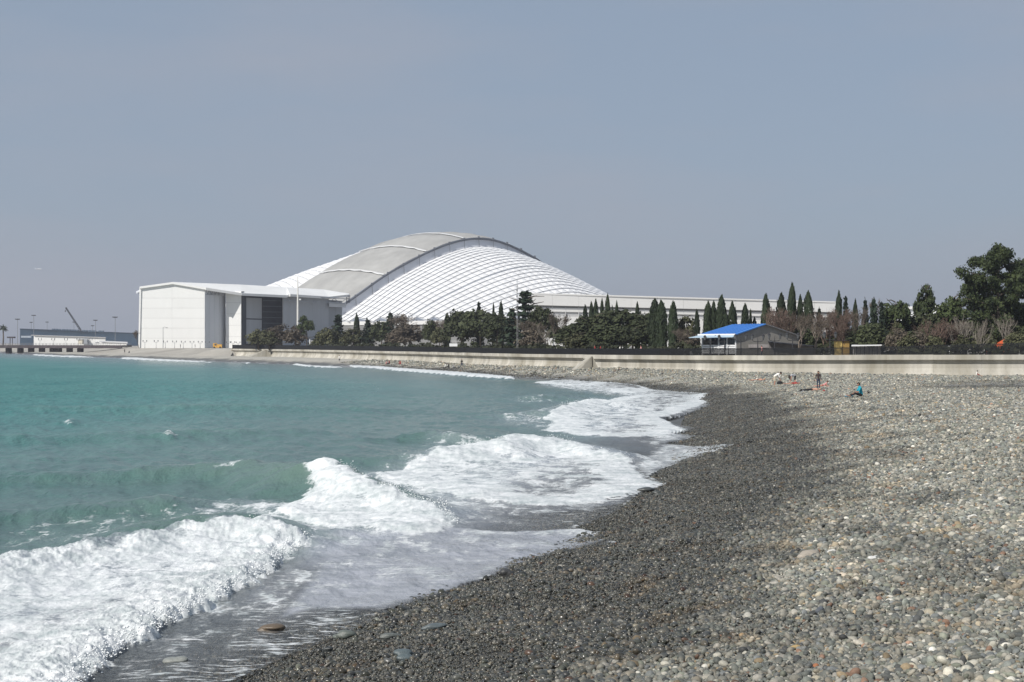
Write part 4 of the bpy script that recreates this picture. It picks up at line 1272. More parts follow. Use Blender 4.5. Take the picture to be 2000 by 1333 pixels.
# harbour crane
cr_ = thing('mobile_crane', 'dark crane with a raised slanting jib above the blue hangar', 'crane', (XD(158, 1130), 1130, GROUND_Z))
co = cr_.location
a, c_ = P(158, 646, 1130), P(128.5, 601, 1130)
mb = MB(co)
for ox, oz in ((-.5, -.4), (.5, -.4), (0, .55)):
    mb.bar(a + Vector((ox * .9, oz, ox)), c_ + Vector((ox * .5, oz * .5, ox * .5)), .42)
for k in range(22):
    s0, s1 = k / 22, (k + 1) / 22; e = .5 if k % 2 else -.5
    mb.bar(a.lerp(c_, s0) + Vector((e, -.3, e)), a.lerp(c_, s1) + Vector((-e, -.3, -e)), .3)
mb.build('jib', mat('crane steel', (.045, .05, .06), .6), cr_)
mb = MB(co); mb.bar(Vector((a.x, a.y, GROUND_Z)), a, 1.6); mb.box((a.x + .5, a.y, GROUND_Z + 2), (6, 3, 2.6)); mb.build('carriage', M_PIER, cr_)
mb = MB(co); mb.bar(c_, c_ + Vector((-.3, 0, -2.6)), .16); mb.box(c_ + Vector((-.3, 0, -3)), (.8, .5, 1.2)); mb.build('hook', M_PIER, cr_)
# passenger aircraft on approach
pq = P(74.5, 526, 6200)
ac = thing('airliner', 'small white airliner flying low in the sky over the pier', 'aircraft', pq)
M_AC = mat('aircraft white', (.80, .80, .80), .4, .02)
mb = MB(); mb.tube([(-17, 0, .9), (-12, 0, .4), (-6, 0, 0), (12, 0, 0), (15.5, 0, -.15), (17.5, 0, -.6)], [.25, 1.3, 1.95, 1.95, 1.4, .15], 10); mb.build('fuselage', M_AC, ac, True)
for s_ in (1, -1):
    mb = MB(); mb.slab([(3.5, s_ * 1.6, -.8), (-2, s_ * 1.6, -.8), (-5, s_ * 16, .5), (-3, s_ * 16, .5)], (0, 0, 1), .35); mb.build('wing', M_AC, ac)
    mb = MB(); mb.tube([(2.6, s_ * 5, -1.9), (-.8, s_ * 5, -1.8)], [.95, .7], 8); mb.build('engine', mat('engine grey', (.3, .3, .32), .5), ac)
    mb = MB(); mb.slab([(-13, s_ * .8, 1), (-16, s_ * .8, 1), (-17.5, s_ * 6, 1.4), (-16, s_ * 6, 1.4)], (0, 0, 1), .25); mb.build('tailplane', M_AC, ac)
mb = MB(); mb.slab([(-11.5, .15, 1.6), (-16.5, .15, 1.4), (-19, .15, 8.5), (-15.6, .15, 8.5)], (0, 1, 0), .3); mb.build('tail_fin', mat('tail blue grey', (.35, .40, .48), .5), ac)

# ================================================================== lamps and masts
M_POLE = mat('grey pole', (.22, .23, .24), .5, .1); M_DARKP = mat('dark lamp iron', (.03, .03, .035), .5, .2); M_GLASS = mat('lantern glass', (.10, .105, .11), .3)
def twin_lamp(px, ytop, D, lab, group, dark=True, ybase=None, sc=1.0):
    if group == GL: D = wall_d(px) + 2.2
    z1 = zy(ytop, D); x = XD(px, D); H = z1 - GROUND_Z
    o = thing('twin_lamp', lab, 'street lamp', (x, D, GROUND_Z), group)
    M_ = M_DARKP if dark else M_POLE
    w_ = .62 * sc
    mb = MB(); mb.tube([(0, 0, 0), (0, 0, .5), (0, 0, H * .72)], [.13 * sc, .07 * sc, .05 * sc], 6); mb.build('pole', M_, o)
    mb = MB(); h0 = H * .72
    for s_ in (-1, 1):
        mb.tube([(0, 0, h0 - .1), (s_ * w_ * .5, 0, h0 - .12), (s_ * w_ * .95, 0, h0), (s_ * w_, 0, h0 + .2 * sc)], .035 * sc, 5)
    mb.tube([(0, 0, h0 - .2), (0, 0, h0 + .45 * sc)], [.05 * sc, .02], 5)
    mb.build('arm', M_, o)
    for s_ in (-1, 1):
        hh = H - h0 - .15
        lb = MB(); lb.lathe((s_ * w_, 0, h0 + .15), [(.08 * sc, 0), (.17 * sc, hh * .7), (.2 * sc, hh * .72), (.05 * sc, hh)], 6)
        l = lb.build('lantern', M_, o)
        gb_ = MB(); gb_.lathe((s_ * w_, -.02, h0 + .15), [(.085 * sc, .04), (.178 * sc, hh * .66)], 6); gb_.build('glass', M_GLASS, l)
    return o
GL = 'twin headed lamps along the promenade'
for px, yt, D, lab in ((1415, 654, 196, 'dark twin lamp in front of the cafe porch'), (1447, 653, 193, 'dark twin lamp in front of the left part of the cafe gable'), (1480, 653, 191, 'dark twin lamp before the middle of the cafe gable'),
                       (1513, 651, 190, 'dark twin lamp before the right part of the cafe gable'), (1548, 650, 189, 'dark twin lamp at the right end of the cafe gable'), (1387, 655, 198, 'dark twin lamp before the left cafe window'),
                       (1621, 648, 188, 'dark twin lamp among bare trees left of the yellow kiosk')):
    twin_lamp(px, yt, D, lab, GL, True, sc=1.25)
GF = 'small twin lamps below the white hall'
for k, (px, yt) in enumerate(((283, 664.5), (305, 664.5), (323, 665.5), (341, 665.5), (358, 666), (375, 666.3), (391, 666.3), (405, 666.8), (446, 667), (455, 667), (465, 667.5))):
    pos_ = ('first twin lamp from the left below the white front', 'second twin lamp from the left below the white front', 'third twin lamp from the left below the white front', 'fourth twin lamp from the left below the white front', 'fifth twin lamp from the left below the white front',
           'sixth twin lamp from the left below the white front', 'twin lamp by the right corner of the white front', 'twin lamp before the grey side recess of the hall', 'leftmost of three twin lamps below the white fin wall',
           'middle one of three twin lamps below the white fin wall', 'rightmost of three twin lamps below the white fin wall')[k]
    twin_lamp(px, yt, 592, pos_, GF, False, sc=1.3)
GP = 'thin twin lamps along the pier'
for px, lab in ((78, 'thin twin lamp on the pier before the left end of the white shed'), (104, 'thin twin lamp on the pier, second from the shed end'), (129, 'thin twin lamp on the pier before the middle of the shed'), (153, 'thin twin lamp on the pier left of the cream hut'), (177, 'thin twin lamp on the pier right of the cream hut')):
    twin_lamp(px, 660.5, 770, lab, GP, False, sc=1.35)
def flood_mast(px, yt, D, lab, group, w_=2.4, r=.22):
    z1 = zy(yt, D); o = thing('floodlight_mast', lab, 'light mast', (XD(px, D), D, GROUND_Z), group); H = z1 - GROUND_Z
    mb = MB(); mb.tube([(0, 0, 0), (0, 0, H)], [r, r * .7], 6); mb.build('mast', M_POLE, o)
    mb = MB(); mb.bar((-w_ / 2, 0, H), (w_ / 2, 0, H), .3); mb.build('crossbar', M_DARKP, o)
    for k in range(4):
        mb = MB(); mb.box((-w_ / 2 + w_ * k / 3, -.3, H + .25), (w_ * .24, .5, .55)); mb.build('floodlight', M_DARKP if k % 3 else M_GLASS, o)
GM = 'tall floodlight masts around the harbour'
for px, yt, lab, D in ((34.5, 624.5, 'floodlight mast standing apart right of the palm tree', 900), (61, 630.5, 'lower floodlight mast just left of a taller one by the hangar', 1150), (66, 617, 'tall floodlight mast at the left end of the blue hangar', 1000),
                    (92, 630, 'floodlight mast rising behind the left half of the blue hangar', 1150), (144.5, 630, 'thin floodlight mast beside the crane jib', 1150), (181, 637, 'short floodlight mast left of its taller neighbour', 1150), (186.5, 626.5, 'floodlight mast in front of the blue hangar right of the crane', 1000),
                    (225, 620.5, 'floodlight mast nearest the white hall, right of the shed', 850)):
    flood_mast(px, yt, D, lab, GM, w_=2.6 if yt < 628 else 2.2, r=.19)
o = thing('flag_mast', 'tall white mast standing before the grey side of the hall', 'mast', (XD(581.5, 470), 470, GROUND_Z))
H = zy(541, 470) - GROUND_Z
mb = MB(); mb.tube([(0, 0, 0), (0, 0, H * .55), (0, 0, H)], [.36, .32, .14], 8); mb.build('mast', mat('white mast', (.68, .67, .63), .5, .04), o)
mb = MB(); mb.tube([(0, 0, H * .7), (.6, 0, H * .7)], .08, 5); mb.build('bracket', M_POLE, o)
mb = MB(); mb.lathe((.85, 0, H * .675), [(.05, .55), (.32, .4), (.36, .15), (.2, -.02)], 8); mb.build('lamp', mat('lamp globe', (.75, .75, .72), .3), o)
o = thing('lamp_post', 'thin single lamp post in front of the white hall front', 'street lamp', (XD(318.5, 590), 590, GROUND_Z))
H = zy(640, 590) - GROUND_Z
mb = MB(); mb.tube([(0, 0, 0), (0, 0, H)], [.14, .09], 6); mb.build('pole', M_POLE, o)
mb = MB(); mb.tube([(0, 0, H), (.7, 0, H + .2), (1.5, 0, H - .1)], .07, 5); mb.build('arm', M_POLE, o)
mb = MB(); mb.box((1.7, 0, H - .15), (.8, .35, .2)); mb.build('lamp_head', M_POLE, o)
o = thing('lattice_mast', 'tall thin red and white lattice mast before the dark trees', 'mast', (XD(1010, 262), 262, GROUND_Z))
H = zy(547, 262) - GROUND_Z
mb = MB()
for k in range(3):
    a_ = 2 * PI * k / 3
    mb.tube([(.2 * math.cos(a_), .2 * math.sin(a_), 0), (.13 * math.cos(a_), .13 * math.sin(a_), H * .93)], .018, 4)
n = 46
for k in range(n):
    for j in range(3):
        a0, a1 = 2 * PI * (j + (k % 2)) / 3, 2 * PI * (j + 1 - (k % 2)) / 3
        r0, r1 = .2 - .07 * k / n, .2 - .07 * (k + 1) / n
        mb.bar((r0 * math.cos(a0), r0 * math.sin(a0), H * .93 * k / n), (r1 * math.cos(a1), r1 * math.sin(a1), H * .93 * (k + 1) / n), .022)
mb.build('lattice', mat('pale mast steel', (.34, .335, .33), .5), o)
mb = MB(); mb.tube([(0, 0, H * .9), (0, 0, H)], .03, 5)
for zz in (.55, .78, .86): mb.lathe((-.05, -.2, H * zz), [(.10, -.2), (.12, 0), (.10, .2)], 6)
mb.build('antenna', M_POLE, o)

# ================================================================== beach cafe and kiosks
cafe = thing('beach_cafe', 'small cafe with a bright blue roof and a white railed porch', 'cafe', (32.6, 198, GROUND_Z))
g_ = Vector((math.cos(math.radians(30)), math.sin(math.radians(30)), 0)); l_ = Vector((-g_.y, g_.x, 0))
K0 = Vector((32.6, 198, 0)); GW, GD = 11.8, 8.0
ze, za_ = 6.88, 8.22
M_BROOF = mat('bright blue roof sheet', (.045, .185, .53), .5, .06, .4, 0, .4)
M_GABLE = mat('grey brown plaster', (.29, .275, .25), .9, .12, .6, .01, stain=((.2, .19, .18), .5))
M_CW = mat('white painted timber', (.74, .75, .76), .6, .03, .5)
co = cafe.location
mb = MB(co)
A0, A1 = K0, K0 + g_ * GW; ap = K0 + g_ * (GW * .44)
V3 = lambda p, z: Vector((p.x, p.y, z))
mb.add([V3(A0, GROUND_Z), V3(A1, GROUND_Z), V3(A1, ze - .25), V3(ap, za_ - .1), V3(A0, ze - .1)] + [V3(p - l_ * -.25, z) for p, z in ((A0, GROUND_Z), (A1, GROUND_Z), (A1, ze - .25), (ap, za_ - .1), (A0, ze - .1))],
       [(0, 1, 2, 3, 4), (5, 6, 7, 8, 9), (0, 5, 6, 1), (1, 6, 7, 2), (2, 7, 8, 3), (3, 8, 9, 4), (4, 9, 5, 0)])
mb.build('gable_wall', M_GABLE, cafe)
# roof planes
for a, z0, nm in ((A0 - g_ * .55, ze - .18, 'front'), (A1 + g_ * .5, ze - .42, 'rear')):
    mb = MB(co)
    q = [V3(a - l_ * .35, z0), V3(ap - l_ * .35, za_ + .06), V3(ap + l_ * (GD - .6), za_ + .06), V3(a + l_ * (GD + .4), z0)]
    thick(mb, q, .14)
    for k in range(1, 9):
        s_ = k / 9
        mb.bar(q[0].lerp(q[3], s_) + Vector((0, 0, .04)), q[1].lerp(q[2], s_) + Vector((0, 0, .04)), .05, .05)
    mb.build('roof', M_BROOF if nm == 'front' else mat('old grey roof', (.20, .20, .21), .8), cafe)
mb = MB(co); mb.bar(V3(A0 - g_ * .58 - l_ * .38, ze - .2), V3(A0 - g_ * .58 + l_ * (GD + .4), ze - .2), .10, .22); mb.build('eaves_board', M_CW, cafe)
# side and back walls
mb = MB(co); mb.slab([V3(A1 + l_ * .25, GROUND_Z), V3(A1 + l_ * GD, GROUND_Z), V3(A1 + l_ * GD, ze - .4), V3(A1 + l_ * .25, ze - .4)], g_, .25); mb.slab([V3(A0 + l_ * GD, GROUND_Z), V3(A1 + l_ * GD, GROUND_Z), V3(A1 + l_ * GD, ze - .5), V3(A0 + l_ * GD, ze - .5)], l_, .2); mb.build('back_wall', M_GABLE, cafe)
# glazed long side behind the porch
inn = A0 + g_ * 1.6
mb = MB(co); mb.slab([V3(inn + l_ * .3, GROUND_Z), V3(inn + l_ * GD, GROUND_Z), V3(inn + l_ * GD, ze), V3(inn + l_ * .3, ze)], -g_, .2); mb.build('inner_wall', mat('dark glazing wall', (.07, .08, .10), .25, .2, .5), cafe)
# porch: posts, rail boards, glazing band
for k in range(5):
    q = A0 - g_ * .1 + l_ * (.12 + (GD - .2) * k / 4)
    mb = MB(co); mb.box((q.x, q.y, (GROUND_Z + ze) / 2 - .15), (.16, .16, ze - GROUND_Z - .3), math.radians(30)); mb.build('porch_post', M_CW, cafe)
for k in range(4):
    q0 = A0 - g_ * .1 + l_ * (.22 + (GD - .2) * k / 4); q1 = A0 - g_ * .1 + l_ * (.02 + (GD - .2) * (k + 1) / 4)
    for z in (.35, .62, .89, 1.16, 1.42):
        mb = MB(co); mb.bar(V3(q0, GROUND_Z + .35 + z), V3(q1, GROUND_Z + .35 + z), .06, .2); mb.build('rail_board', M_CW, cafe)
    mb = MB(co); mb.slab([V3(q0, ze - .75), V3(q1, ze - .75), V3(q1, ze - .35), V3(q0, ze - .35)], -g_, .05); mb.build('valance', M_BROOF if k in (1, 2) else M_CW, cafe)
# pale awning in front
M_AWN = mat('pale blue awning', (.36, .46, .54), .7, .06, .3)
mb = MB(co)
q = [V3(A0 - g_ * .5 - l_ * .3, ze - .3), V3(A0 - g_ * .5 + l_ * (GD + .5), ze - .3), V3(A0 - g_ * 2.2 + l_ * (GD + .5), ze - .62), V3(A0 - g_ * 1.0 - l_ * .3, ze - .55)]
thick(mb, q, .06); mb.build('awning', M_AWN, cafe)
mb = MB(co)
q = K0 + g_ * 3.0 - l_ * .08
mb.slab([V3(A0 + g_ * 2.2 - l_ * .06, GROUND_Z + 1.45), V3(A0 + g_ * 6.0 - l_ * .06, GROUND_Z + 1.45), V3(A0 + g_ * 6.0 - l_ * .06, GROUND_Z + 1.95), V3(A0 + g_ * 2.2 - l_ * .06, GROUND_Z + 1.95)], -l_, .04)
mb.build('wall_board', mat('pale board', (.50, .46, .44), .8), cafe)
lean = thing('lean_to_shed', 'low dark lean-to roof to the right of the cafe gable', 'shed', (43.0, 196, GROUND_Z))
mb = MB(lean.location); thick(mb, [P(1500, 668, 193), P(1590, 676, 194), P(1590, 675, 198), P(1500, 666.5, 197)], .12); mb.build('roof', M_DARKP, lean)
mb = MB(lean.location); mb.slab([V3(P(1502, 0, 194), GROUND_Z), V3(P(1588, 0, 195), GROUND_Z), V3(P(1588, 0, 195), zy(676.5, 194)), V3(P(1502, 0, 194), zy(668.6, 193))], (0, -1, 0), .1); mb.build('wall', mat('grey boards', (.16, .15, .145), .9), lean)
kio = thing('yellow_kiosk', 'small yellow timber kiosk behind the fence right of the cafe', 'kiosk', (XD(1643, 198), 198, GROUND_Z))
c_ = Vector(); zt = zy(666.5, 198) - GROUND_Z
mb = MB(); mb.box((-.45, 0, zt / 2), (.85, 1.3, zt)); mb.build('front_panel', mat('yellow boards', (.52, .38, .13), .7, .1, 2), kio)
mb = MB(); mb.box((.52, .1, zt / 2), (1.05, 1.3, zt - .04)); mb.build('side_panel', mat('ochre boards', (.30, .19, .055), .7, .1, 2), kio)
mb = MB(); mb.box((.05, 0, zt + .05), (2.2, 1.7, .08)); mb.build('roof', M_PIER, kio)
sh_ = thing('white_shelter', 'long low shelter with a white roof behind the fence', 'shelter', (XD(1695, 195), 195, GROUND_Z))
mb = MB(sh_.location); thick(mb, [P(1663, 674.4, 193.5), P(1722, 673.4, 193.5), P(1728, 673.0, 196.5), P(1664, 673.8, 196.5)], .18); mb.build('roof', M_CW, sh_)
for k in range(8):
    px = 1665 + k * 8
    mb = MB(sh_.location); mb.bar(V3(P(px, 0, 194), GROUND_Z), V3(P(px, 0, 194), zy(674.6, 194)), .09); mb.build('post', M_DARKP, sh_)
for k in range(7):
    px = 1665 + k * 8
    mb = MB(sh_.location); mb.slab([V3(P(px + 1, 0, 194.4), GROUND_Z + .1), V3(P(px + 7, 0, 194.4), GROUND_Z + .1), V3(P(px + 7, 0, 194.4), zy(675.4, 194)), V3(P(px + 1, 0, 194.4), zy(675.4, 194))], (0, -1, 0), .05); mb.build('panel', mat('frosted panel', (.30, .29, .28), .5), sh_)
tent = thing('orange_tent', 'orange tent roof showing above the fence at the far right', 'tent', (XD(1957, 192), 192, GROUND_Z)); tent.scale = (1.25, 1.2, 1.22)
mb = MB(); mb.add([(-1.3, -1, 0), (1.3, -1, 0), (1.3, 1, 0), (-1.3, 1, 0), (-1.5, -1.1, .95), (1.5, -1.1, .95), (1.5, 1.1, .95), (-1.5, 1.1, .95), (.5, 0, 2.35)], [(0, 1, 5, 4), (1, 2, 6, 5), (2, 3, 7, 6), (3, 0, 4, 7)]); mb.build('wall', mat('red tent cloth', (.32, .06, .03), .8), tent)
mb = MB(); mb.add([(-1.5, -1.1, .96), (1.5, -1.1, .96), (1.5, 1.1, .96), (-1.5, 1.1, .96), (.5, 0, 2.38)], [(0, 1, 4), (1, 2, 4), (2, 3, 4), (3, 0, 4)]); mb.build('canopy', mat('orange tent cloth', (.56, .10, .03), .8, .08, 1), tent)
kb = thing('yellow_loader', 'small yellow site machine parked by the hall recess', 'machine', (XD(424, 585), 585, GROUND_Z - .1))
kb.scale = (.6, .6, .75)
M_Y = mat('yellow machine paint', (.60, .34, .07), .5)
mb = MB(); mb.box((-1.4, 0, 1.7), (2.6, 2, 2.6)); mb.box((1.8, 0, 1.4), (3.4, 2, 1.9)); mb.build('body', M_Y, kb)
mb = MB(); mb.box((-1.0, -1.02, 2.2), (1.3, .1, 1.0)); mb.build('window', M_DARKHALL, kb)
for sx in (-1.8, 2.4):
    mb = MB(); mb.tube([(sx, -1.25, .55), (sx, 1.25, .55)], .6, 10); mb.build('wheel', M_DARKP, kb)
bb = thing('notice_board', 'white notice board on posts in front of dark trees', 'notice board', (XD(885.5, 300), 300, GROUND_Z))
mb = MB(); mb.box((0, 0, 1.75), (1.75, .12, .65)); mb.build('lower_panel', M_CW, bb)
mb = MB(); mb.box((.2, 0, 2.5), (1.1, .12, .6)); mb.build('upper_panel', mat('grey panel', (.35, .35, .35), .6), bb)
for sx in (-.6, .6):
    mb = MB(); mb.box((sx, .1, 1.4), (.1, .08, 2.8)); mb.build('post', M_POLE, bb)
gp = thing('white_gate_post', 'white gate panel beside the dark pine left of the hall wall', 'gate', (XD(608, 450), 450, GROUND_Z))
mb = MB(); mb.box((-.5, 0, 1.7), (.3, .3, 3.4)); mb.build('post', M_CW, gp)
mb = MB(); mb.box((.6, 0, 1.7), (1.6, .1, 2.8)); mb.build('panel', mat('grey gate leaf', (.40, .40, .42), .6), gp)
# roof of a building seen between the trees on the right
rb_ = thing('hillside_house', 'white house top glimpsed between the dark pines', 'house', (XD(1790, 330), 330, GROUND_Z))
mb = MB(rb_.location); q = P(1792, 640, 330); mb.box((XD(1800, 330), 330, (GROUND_Z + zy(602, 330)) / 2), (13, 5, zy(602, 330) - GROUND_Z)); mb.build('wall', M_CW, rb_)
mb = MB(rb_.location); thick(mb, [P(1772, 600.5, 327), P(1850, 597, 327), P(1850, 596, 334), P(1772, 599, 334)], .5); mb.build('roof', M_WB, rb_)

# ================================================================== trees
def leaf_mat(name, dark, light, scale=9.0):
    m, t, b = new_mat(name)
    tc = nn(t, 'ShaderNodeTexCoord'); oi = nn(t, 'ShaderNodeObjectInfo')
    n1 = nn(t, 'ShaderNodeTexNoise', Scale=scale, Detail=6.0, Roughness=.7)
    t.links.new(tc.outputs['Object'], n1.inputs['Vector'])
    c = mixc(t, mrange(t, n1.outputs['Fac'], .35, .68), dark, light)
    f = mrange(t, oi.outputs['Random'], 0, 1, .75, 1.25)
    cc = t.nodes.new('ShaderNodeCombineColor')
    for k in range(3): t.links.new(f, cc.inputs[k])
    t.links.new(mixc(t, 1.0, c, cc.outputs[0], 'MULTIPLY'), b.inputs['Base Color'])
    b.inputs['Roughness'].default_value = .7; b.inputs['Specular IOR Level'].default_value = .2
    return m
LM = {'cyp': leaf_mat('cypress foliage', (.014, .022, .012), (.040, .055, .026)),
      'pine': leaf_mat('pine foliage', (.018, .030, .014), (.075, .095, .034)),
      'fir': leaf_mat('fir foliage', (.011, .020, .014), (.036, .052, .030)),
      'round': leaf_mat('evergreen foliage', (.022, .029, .014), (.064, .074, .034)),
      'olive': leaf_mat('olive shrub foliage', (.045, .050, .026), (.125, .125, .065)),
      'brown': leaf_mat('dry brown leaves', (.062, .052, .040), (.135, .112, .084)),
      'palm': leaf_mat('palm frond', (.020, .030, .018), (.06, .075, .035))}
M_BARK = mat('bark', (.10, .080, .062), .9, .3, 6, rand=.2)
M_TWIG = mat('bare twigs', (.150, .122, .100), .9, .25, 3, rand=.25)
M_TWIGR = mat('reddish bare twigs', (.155, .105, .085), .9, .25, 3, rand=.2)
M_PALEB = mat('pale bark', (.22, .195, .165), .9, .25, 6, rand=.15)

def cards(cen, nor, w, h, r, jitter=.7):
    """small leaf-sized faces round the given centres"""
    n = len(cen)
    nor = nor + r.normal(0, jitter, (n, 3)); nor /= np.linalg.norm(nor, axis=1)[:, None] + 1e-9
    up = r.normal(0, .35, (n, 3)) + np.array([0, 0, 1.0])
    x = np.cross(up, nor); x /= np.linalg.norm(x, axis=1)[:, None] + 1e-9
    y = np.cross(nor, x)
    s = np.exp(r.normal(0, .35, n))[:, None]
    x = x * (w * s) * .5; y = y * (h * s) * .5
    V = np.stack([cen - x * .6 - y, cen + x - y * .3, cen + x * .5 + y, cen - x - y * -.2], 1).reshape(-1, 3)
    return V, np.arange(4 * n).reshape(-1, 4)

def crown_cypress(seed, n=1700, tip=1.0):
    r = np.random.default_rng(seed)
    t_ = 1 - r.power(1.25, n) ; t_ = .03 + .97 * t_
    a = r.uniform(0, 2 * PI, n)
    prof = .5 * np.clip(t_ / .10, 0, 1) ** .5 * (.72 + .28 * np.sin(np.clip(t_ * 1.5, 0, 1) * PI / 2)) * np.clip(1 - t_ ** (3.6 * tip), 0, 1) ** .8
    lob = 1 + .34 * perlin(a * 1.6 + seed, t_ * 5, seed) + .2 * perlin(a * 3 + 5, t_ * 14, seed + 3)
    rad = prof * lob * r.uniform(.62, 1.0, n) ** .5
    lean = .10 * np.sin(seed) * t_ ** 2
    # forked tops
    k = (r.random(n) < .10)
    fork = np.where(k, .13 * (1 if seed % 2 else -1), 0)
    cen = np.stack([rad * np.cos(a) + lean + fork * np.clip(1 - t_, .15, 1), rad * np.sin(a), np.where(k, t_ * .93, t_)], -1)
    nor = np.stack([np.cos(a), np.sin(a), np.full(n, .35)], -1)
    return cards(cen, nor, .115, .046, r, .5)

def crown_clumps(seed, K, per, box, flat, cw, ch, rad=.15, shell=True, zmin=.2):
    r = np.random.default_rng(seed)
    C_, N_ = [], []
    for _ in range(K):
        d = r.normal(0, 1, 3); d[2] = abs(d[2]) * .9 - .25; d /= np.linalg.norm(d)
        q = d * r.uniform(.55 if shell else .1, 1.0) ** .6
        c_ = np.array([q[0] * box[0], q[1] * box[1], zmin + (1 - zmin) * (.5 + .42 * q[2])])
        w_ = 1.0
        rr = rad * r.uniform(.6, 1.3)
        g = r.normal(0, 1, (per, 3)); g /= np.linalg.norm(g, axis=1)[:, None]
        g[:, 2] = np.where(g[:, 2] < -.3, -g[:, 2], g[:, 2])
        C_.append(c_ + g * rr * r.uniform(.30, 1.3, (per, 1)) * np.array([1, 1, flat])); N_.append(g + np.array([0, 0, .4]))
    return cards(np.concatenate(C_), np.concatenate(N_), cw, ch, r, .55)

def crown_boughs(seed, n_b, per, cw, ch):
    """a loose pine: layered boughs round a trunk, each carrying flat tufts towards its end"""
    r = np.random.default_rng(seed); C_, N_, B_ = [], [], []
    for k in range(n_b):
        z = .16 + .74 * (k + r.uniform(0, .6)) / n_b
        L_ = (.50 * math.sin(PI * min(1, (1.02 - z) * .82 + .10)) + .06) * r.uniform(.72, 1.12)
        a = k * 2.4 + r.uniform(-.5, .5)
        d = np.array([math.cos(a), math.sin(a), r.uniform(.05, .28)])
        B_.append((z, a, L_))
        for j in range(int(r.integers(6, 11))):
            s = r.uniform(.30, 1.0)
            c_ = d * L_ * s + np.array([0, 0, z]) + r.normal(0, .030, 3) * np.array([1.4, 1.4, .7])
            rr = r.uniform(.040, .085)
            g = r.normal(0, 1, (per, 3)); g /= np.linalg.norm(g, axis=1)[:, None]
            C_.append(c_ + g * rr * r.uniform(.3, 1.2, (per, 1)) * np.array([1.25, 1.25, .55])); N_.append(g * .6 + np.array([0, 0, .6]))
    for j in range(16):
        c_ = np.array([r.normal(0, .07), r.normal(0, .07), r.uniform(.84, .98)]); g = r.normal(0, 1, (per, 3)); g /= np.linalg.norm(g, axis=1)[:, None]
        C_.append(c_ + g * .055 * r.uniform(.3, 1.2, (per, 1)) * np.array([1.2, 1.2, .7])); N_.append(g + np.array([0, 0, .4]))
    mb = MB(); mb.tube([(0, 0, -.02), (.015, 0, .35), (-.01, 0, .65), (0, 0, .93)], [.026, .021, .014, .004], 7)
    for z, a, L_ in B_:
        p = Vector((0, 0, z - .02)); e = Vector((math.cos(a) * L_ * .85, math.sin(a) * L_ * .85, z + L_ * .14))
        mb.tube([p, p.lerp(e, .5) + Vector((0, 0, .012)), e], [.009, .006, .003], 4, False)
    return mb, cards(np.concatenate(C_), np.concatenate(N_), cw, ch, r, .55)

def crown_fir(seed, tiers=15, n=1900, w0=.5):
    r = np.random.default_rng(seed)
    C_, N_ = [], []
    per = n // (tiers * 6)
    for i in range(tiers):
        z = .10 + .88 * i / (tiers - 1); rr = w0 * (1 - (z - .1) / .93) ** .8 * r.uniform(.75, 1.12)
        for k in range(6 + (i % 2)):
            a = 2 * PI * k / 6 + r.uniform(-.4, .4); L_ = rr * r.uniform(.55, 1.15)
            u = r.uniform(.15, 1, per)
            x = L_ * u * np.cos(a) + r.normal(0, .03, per); y = L_ * u * np.sin(a) + r.normal(0, .03, per)
            C_.append(np.stack([x, y, z - .06 * u + .05 * u ** 2 + r.normal(0, .012, per)], -1)); N_.append(np.tile([math.cos(a) * .4, math.sin(a) * .4, 1.0], (per, 1)))
    return cards(np.concatenate(C_), np.concatenate(N_), .085, .045, r, .6)

def branches(seed, depth=6, spread=.55, up=.28, trunk=.30, r0=.022, kids=(2, 4), multi=1):
    """a bare crown: branches split and split again"""
    r = random.Random(seed); mb = MB()
    def grow(p, d, l, rad, k):
        q = p + d * l * .5 + Vector((r.uniform(-1, 1), r.uniform(-1, 1), r.uniform(-.5, 1))) * l * .06
        e = q + (d + Vector((r.uniform(-1, 1), r.uniform(-1, 1), r.uniform(-.3, .8))) * .22).normalized() * l * .5
        mb.tube([p, q, e], [rad, rad * .85, rad * .68], 4 if k > 3 else 3, False)
        if k == 0: return
        for _ in range(r.randint(*kids)):
            nd = (d + Vector((r.uniform(-1, 1), r.uniform(-1, 1), r.uniform(-.55, .75))) * spread * 1.5 + Vector((0, 0, up))).normalized()
            grow(e if r.random() < .7 else q, nd, l * r.uniform(.62, .86), max(rad * .62, .0016), k - 1)
    for j in range(multi):
        d = Vector((r.uniform(-.35, .35) * multi * .4, r.uniform(-.35, .35) * multi * .4, 1)).normalized()
        grow(Vector((r.uniform(-.06, .06) * (multi - 1), r.uniform(-.06, .06) * (multi - 1), 0)), d, trunk, r0, depth)
    V = np.array(mb.v); F_ = mb.f
    V[:, 2] /= V[:, 2].max()
    w_ = np.percentile(np.abs(V[:, :2]), 98); V[:, :2] *= .5 / w_
    return V, F_

def limbs(seed, K, box, zmin, pale=False):
    r = random.Random(seed); mb = MB()
    top = Vector((r.uniform(-.03, .03), 0, .86))
    mid = Vector((r.uniform(-.05, .05), 0, .45))
    mb.tube([(0, 0, -.02), mid, top], [.032, .024, .008], 6)
    for k in range(K):
        s = r.uniform(.25, .9); p = mid * (s / .45) if s < .45 else mid.lerp(top, (s - .45) / .41)
        a = r.uniform(0, 2 * PI); e = Vector((math.cos(a) * box[0] * .75, math.sin(a) * box[1] * .75, min(.95, s + r.uniform(0.02, .18))))
        mb.tube([p, p.lerp(e, .5) + Vector((0, 0, .02)), e], [.012, .008, .004], 4, False)
    return mb

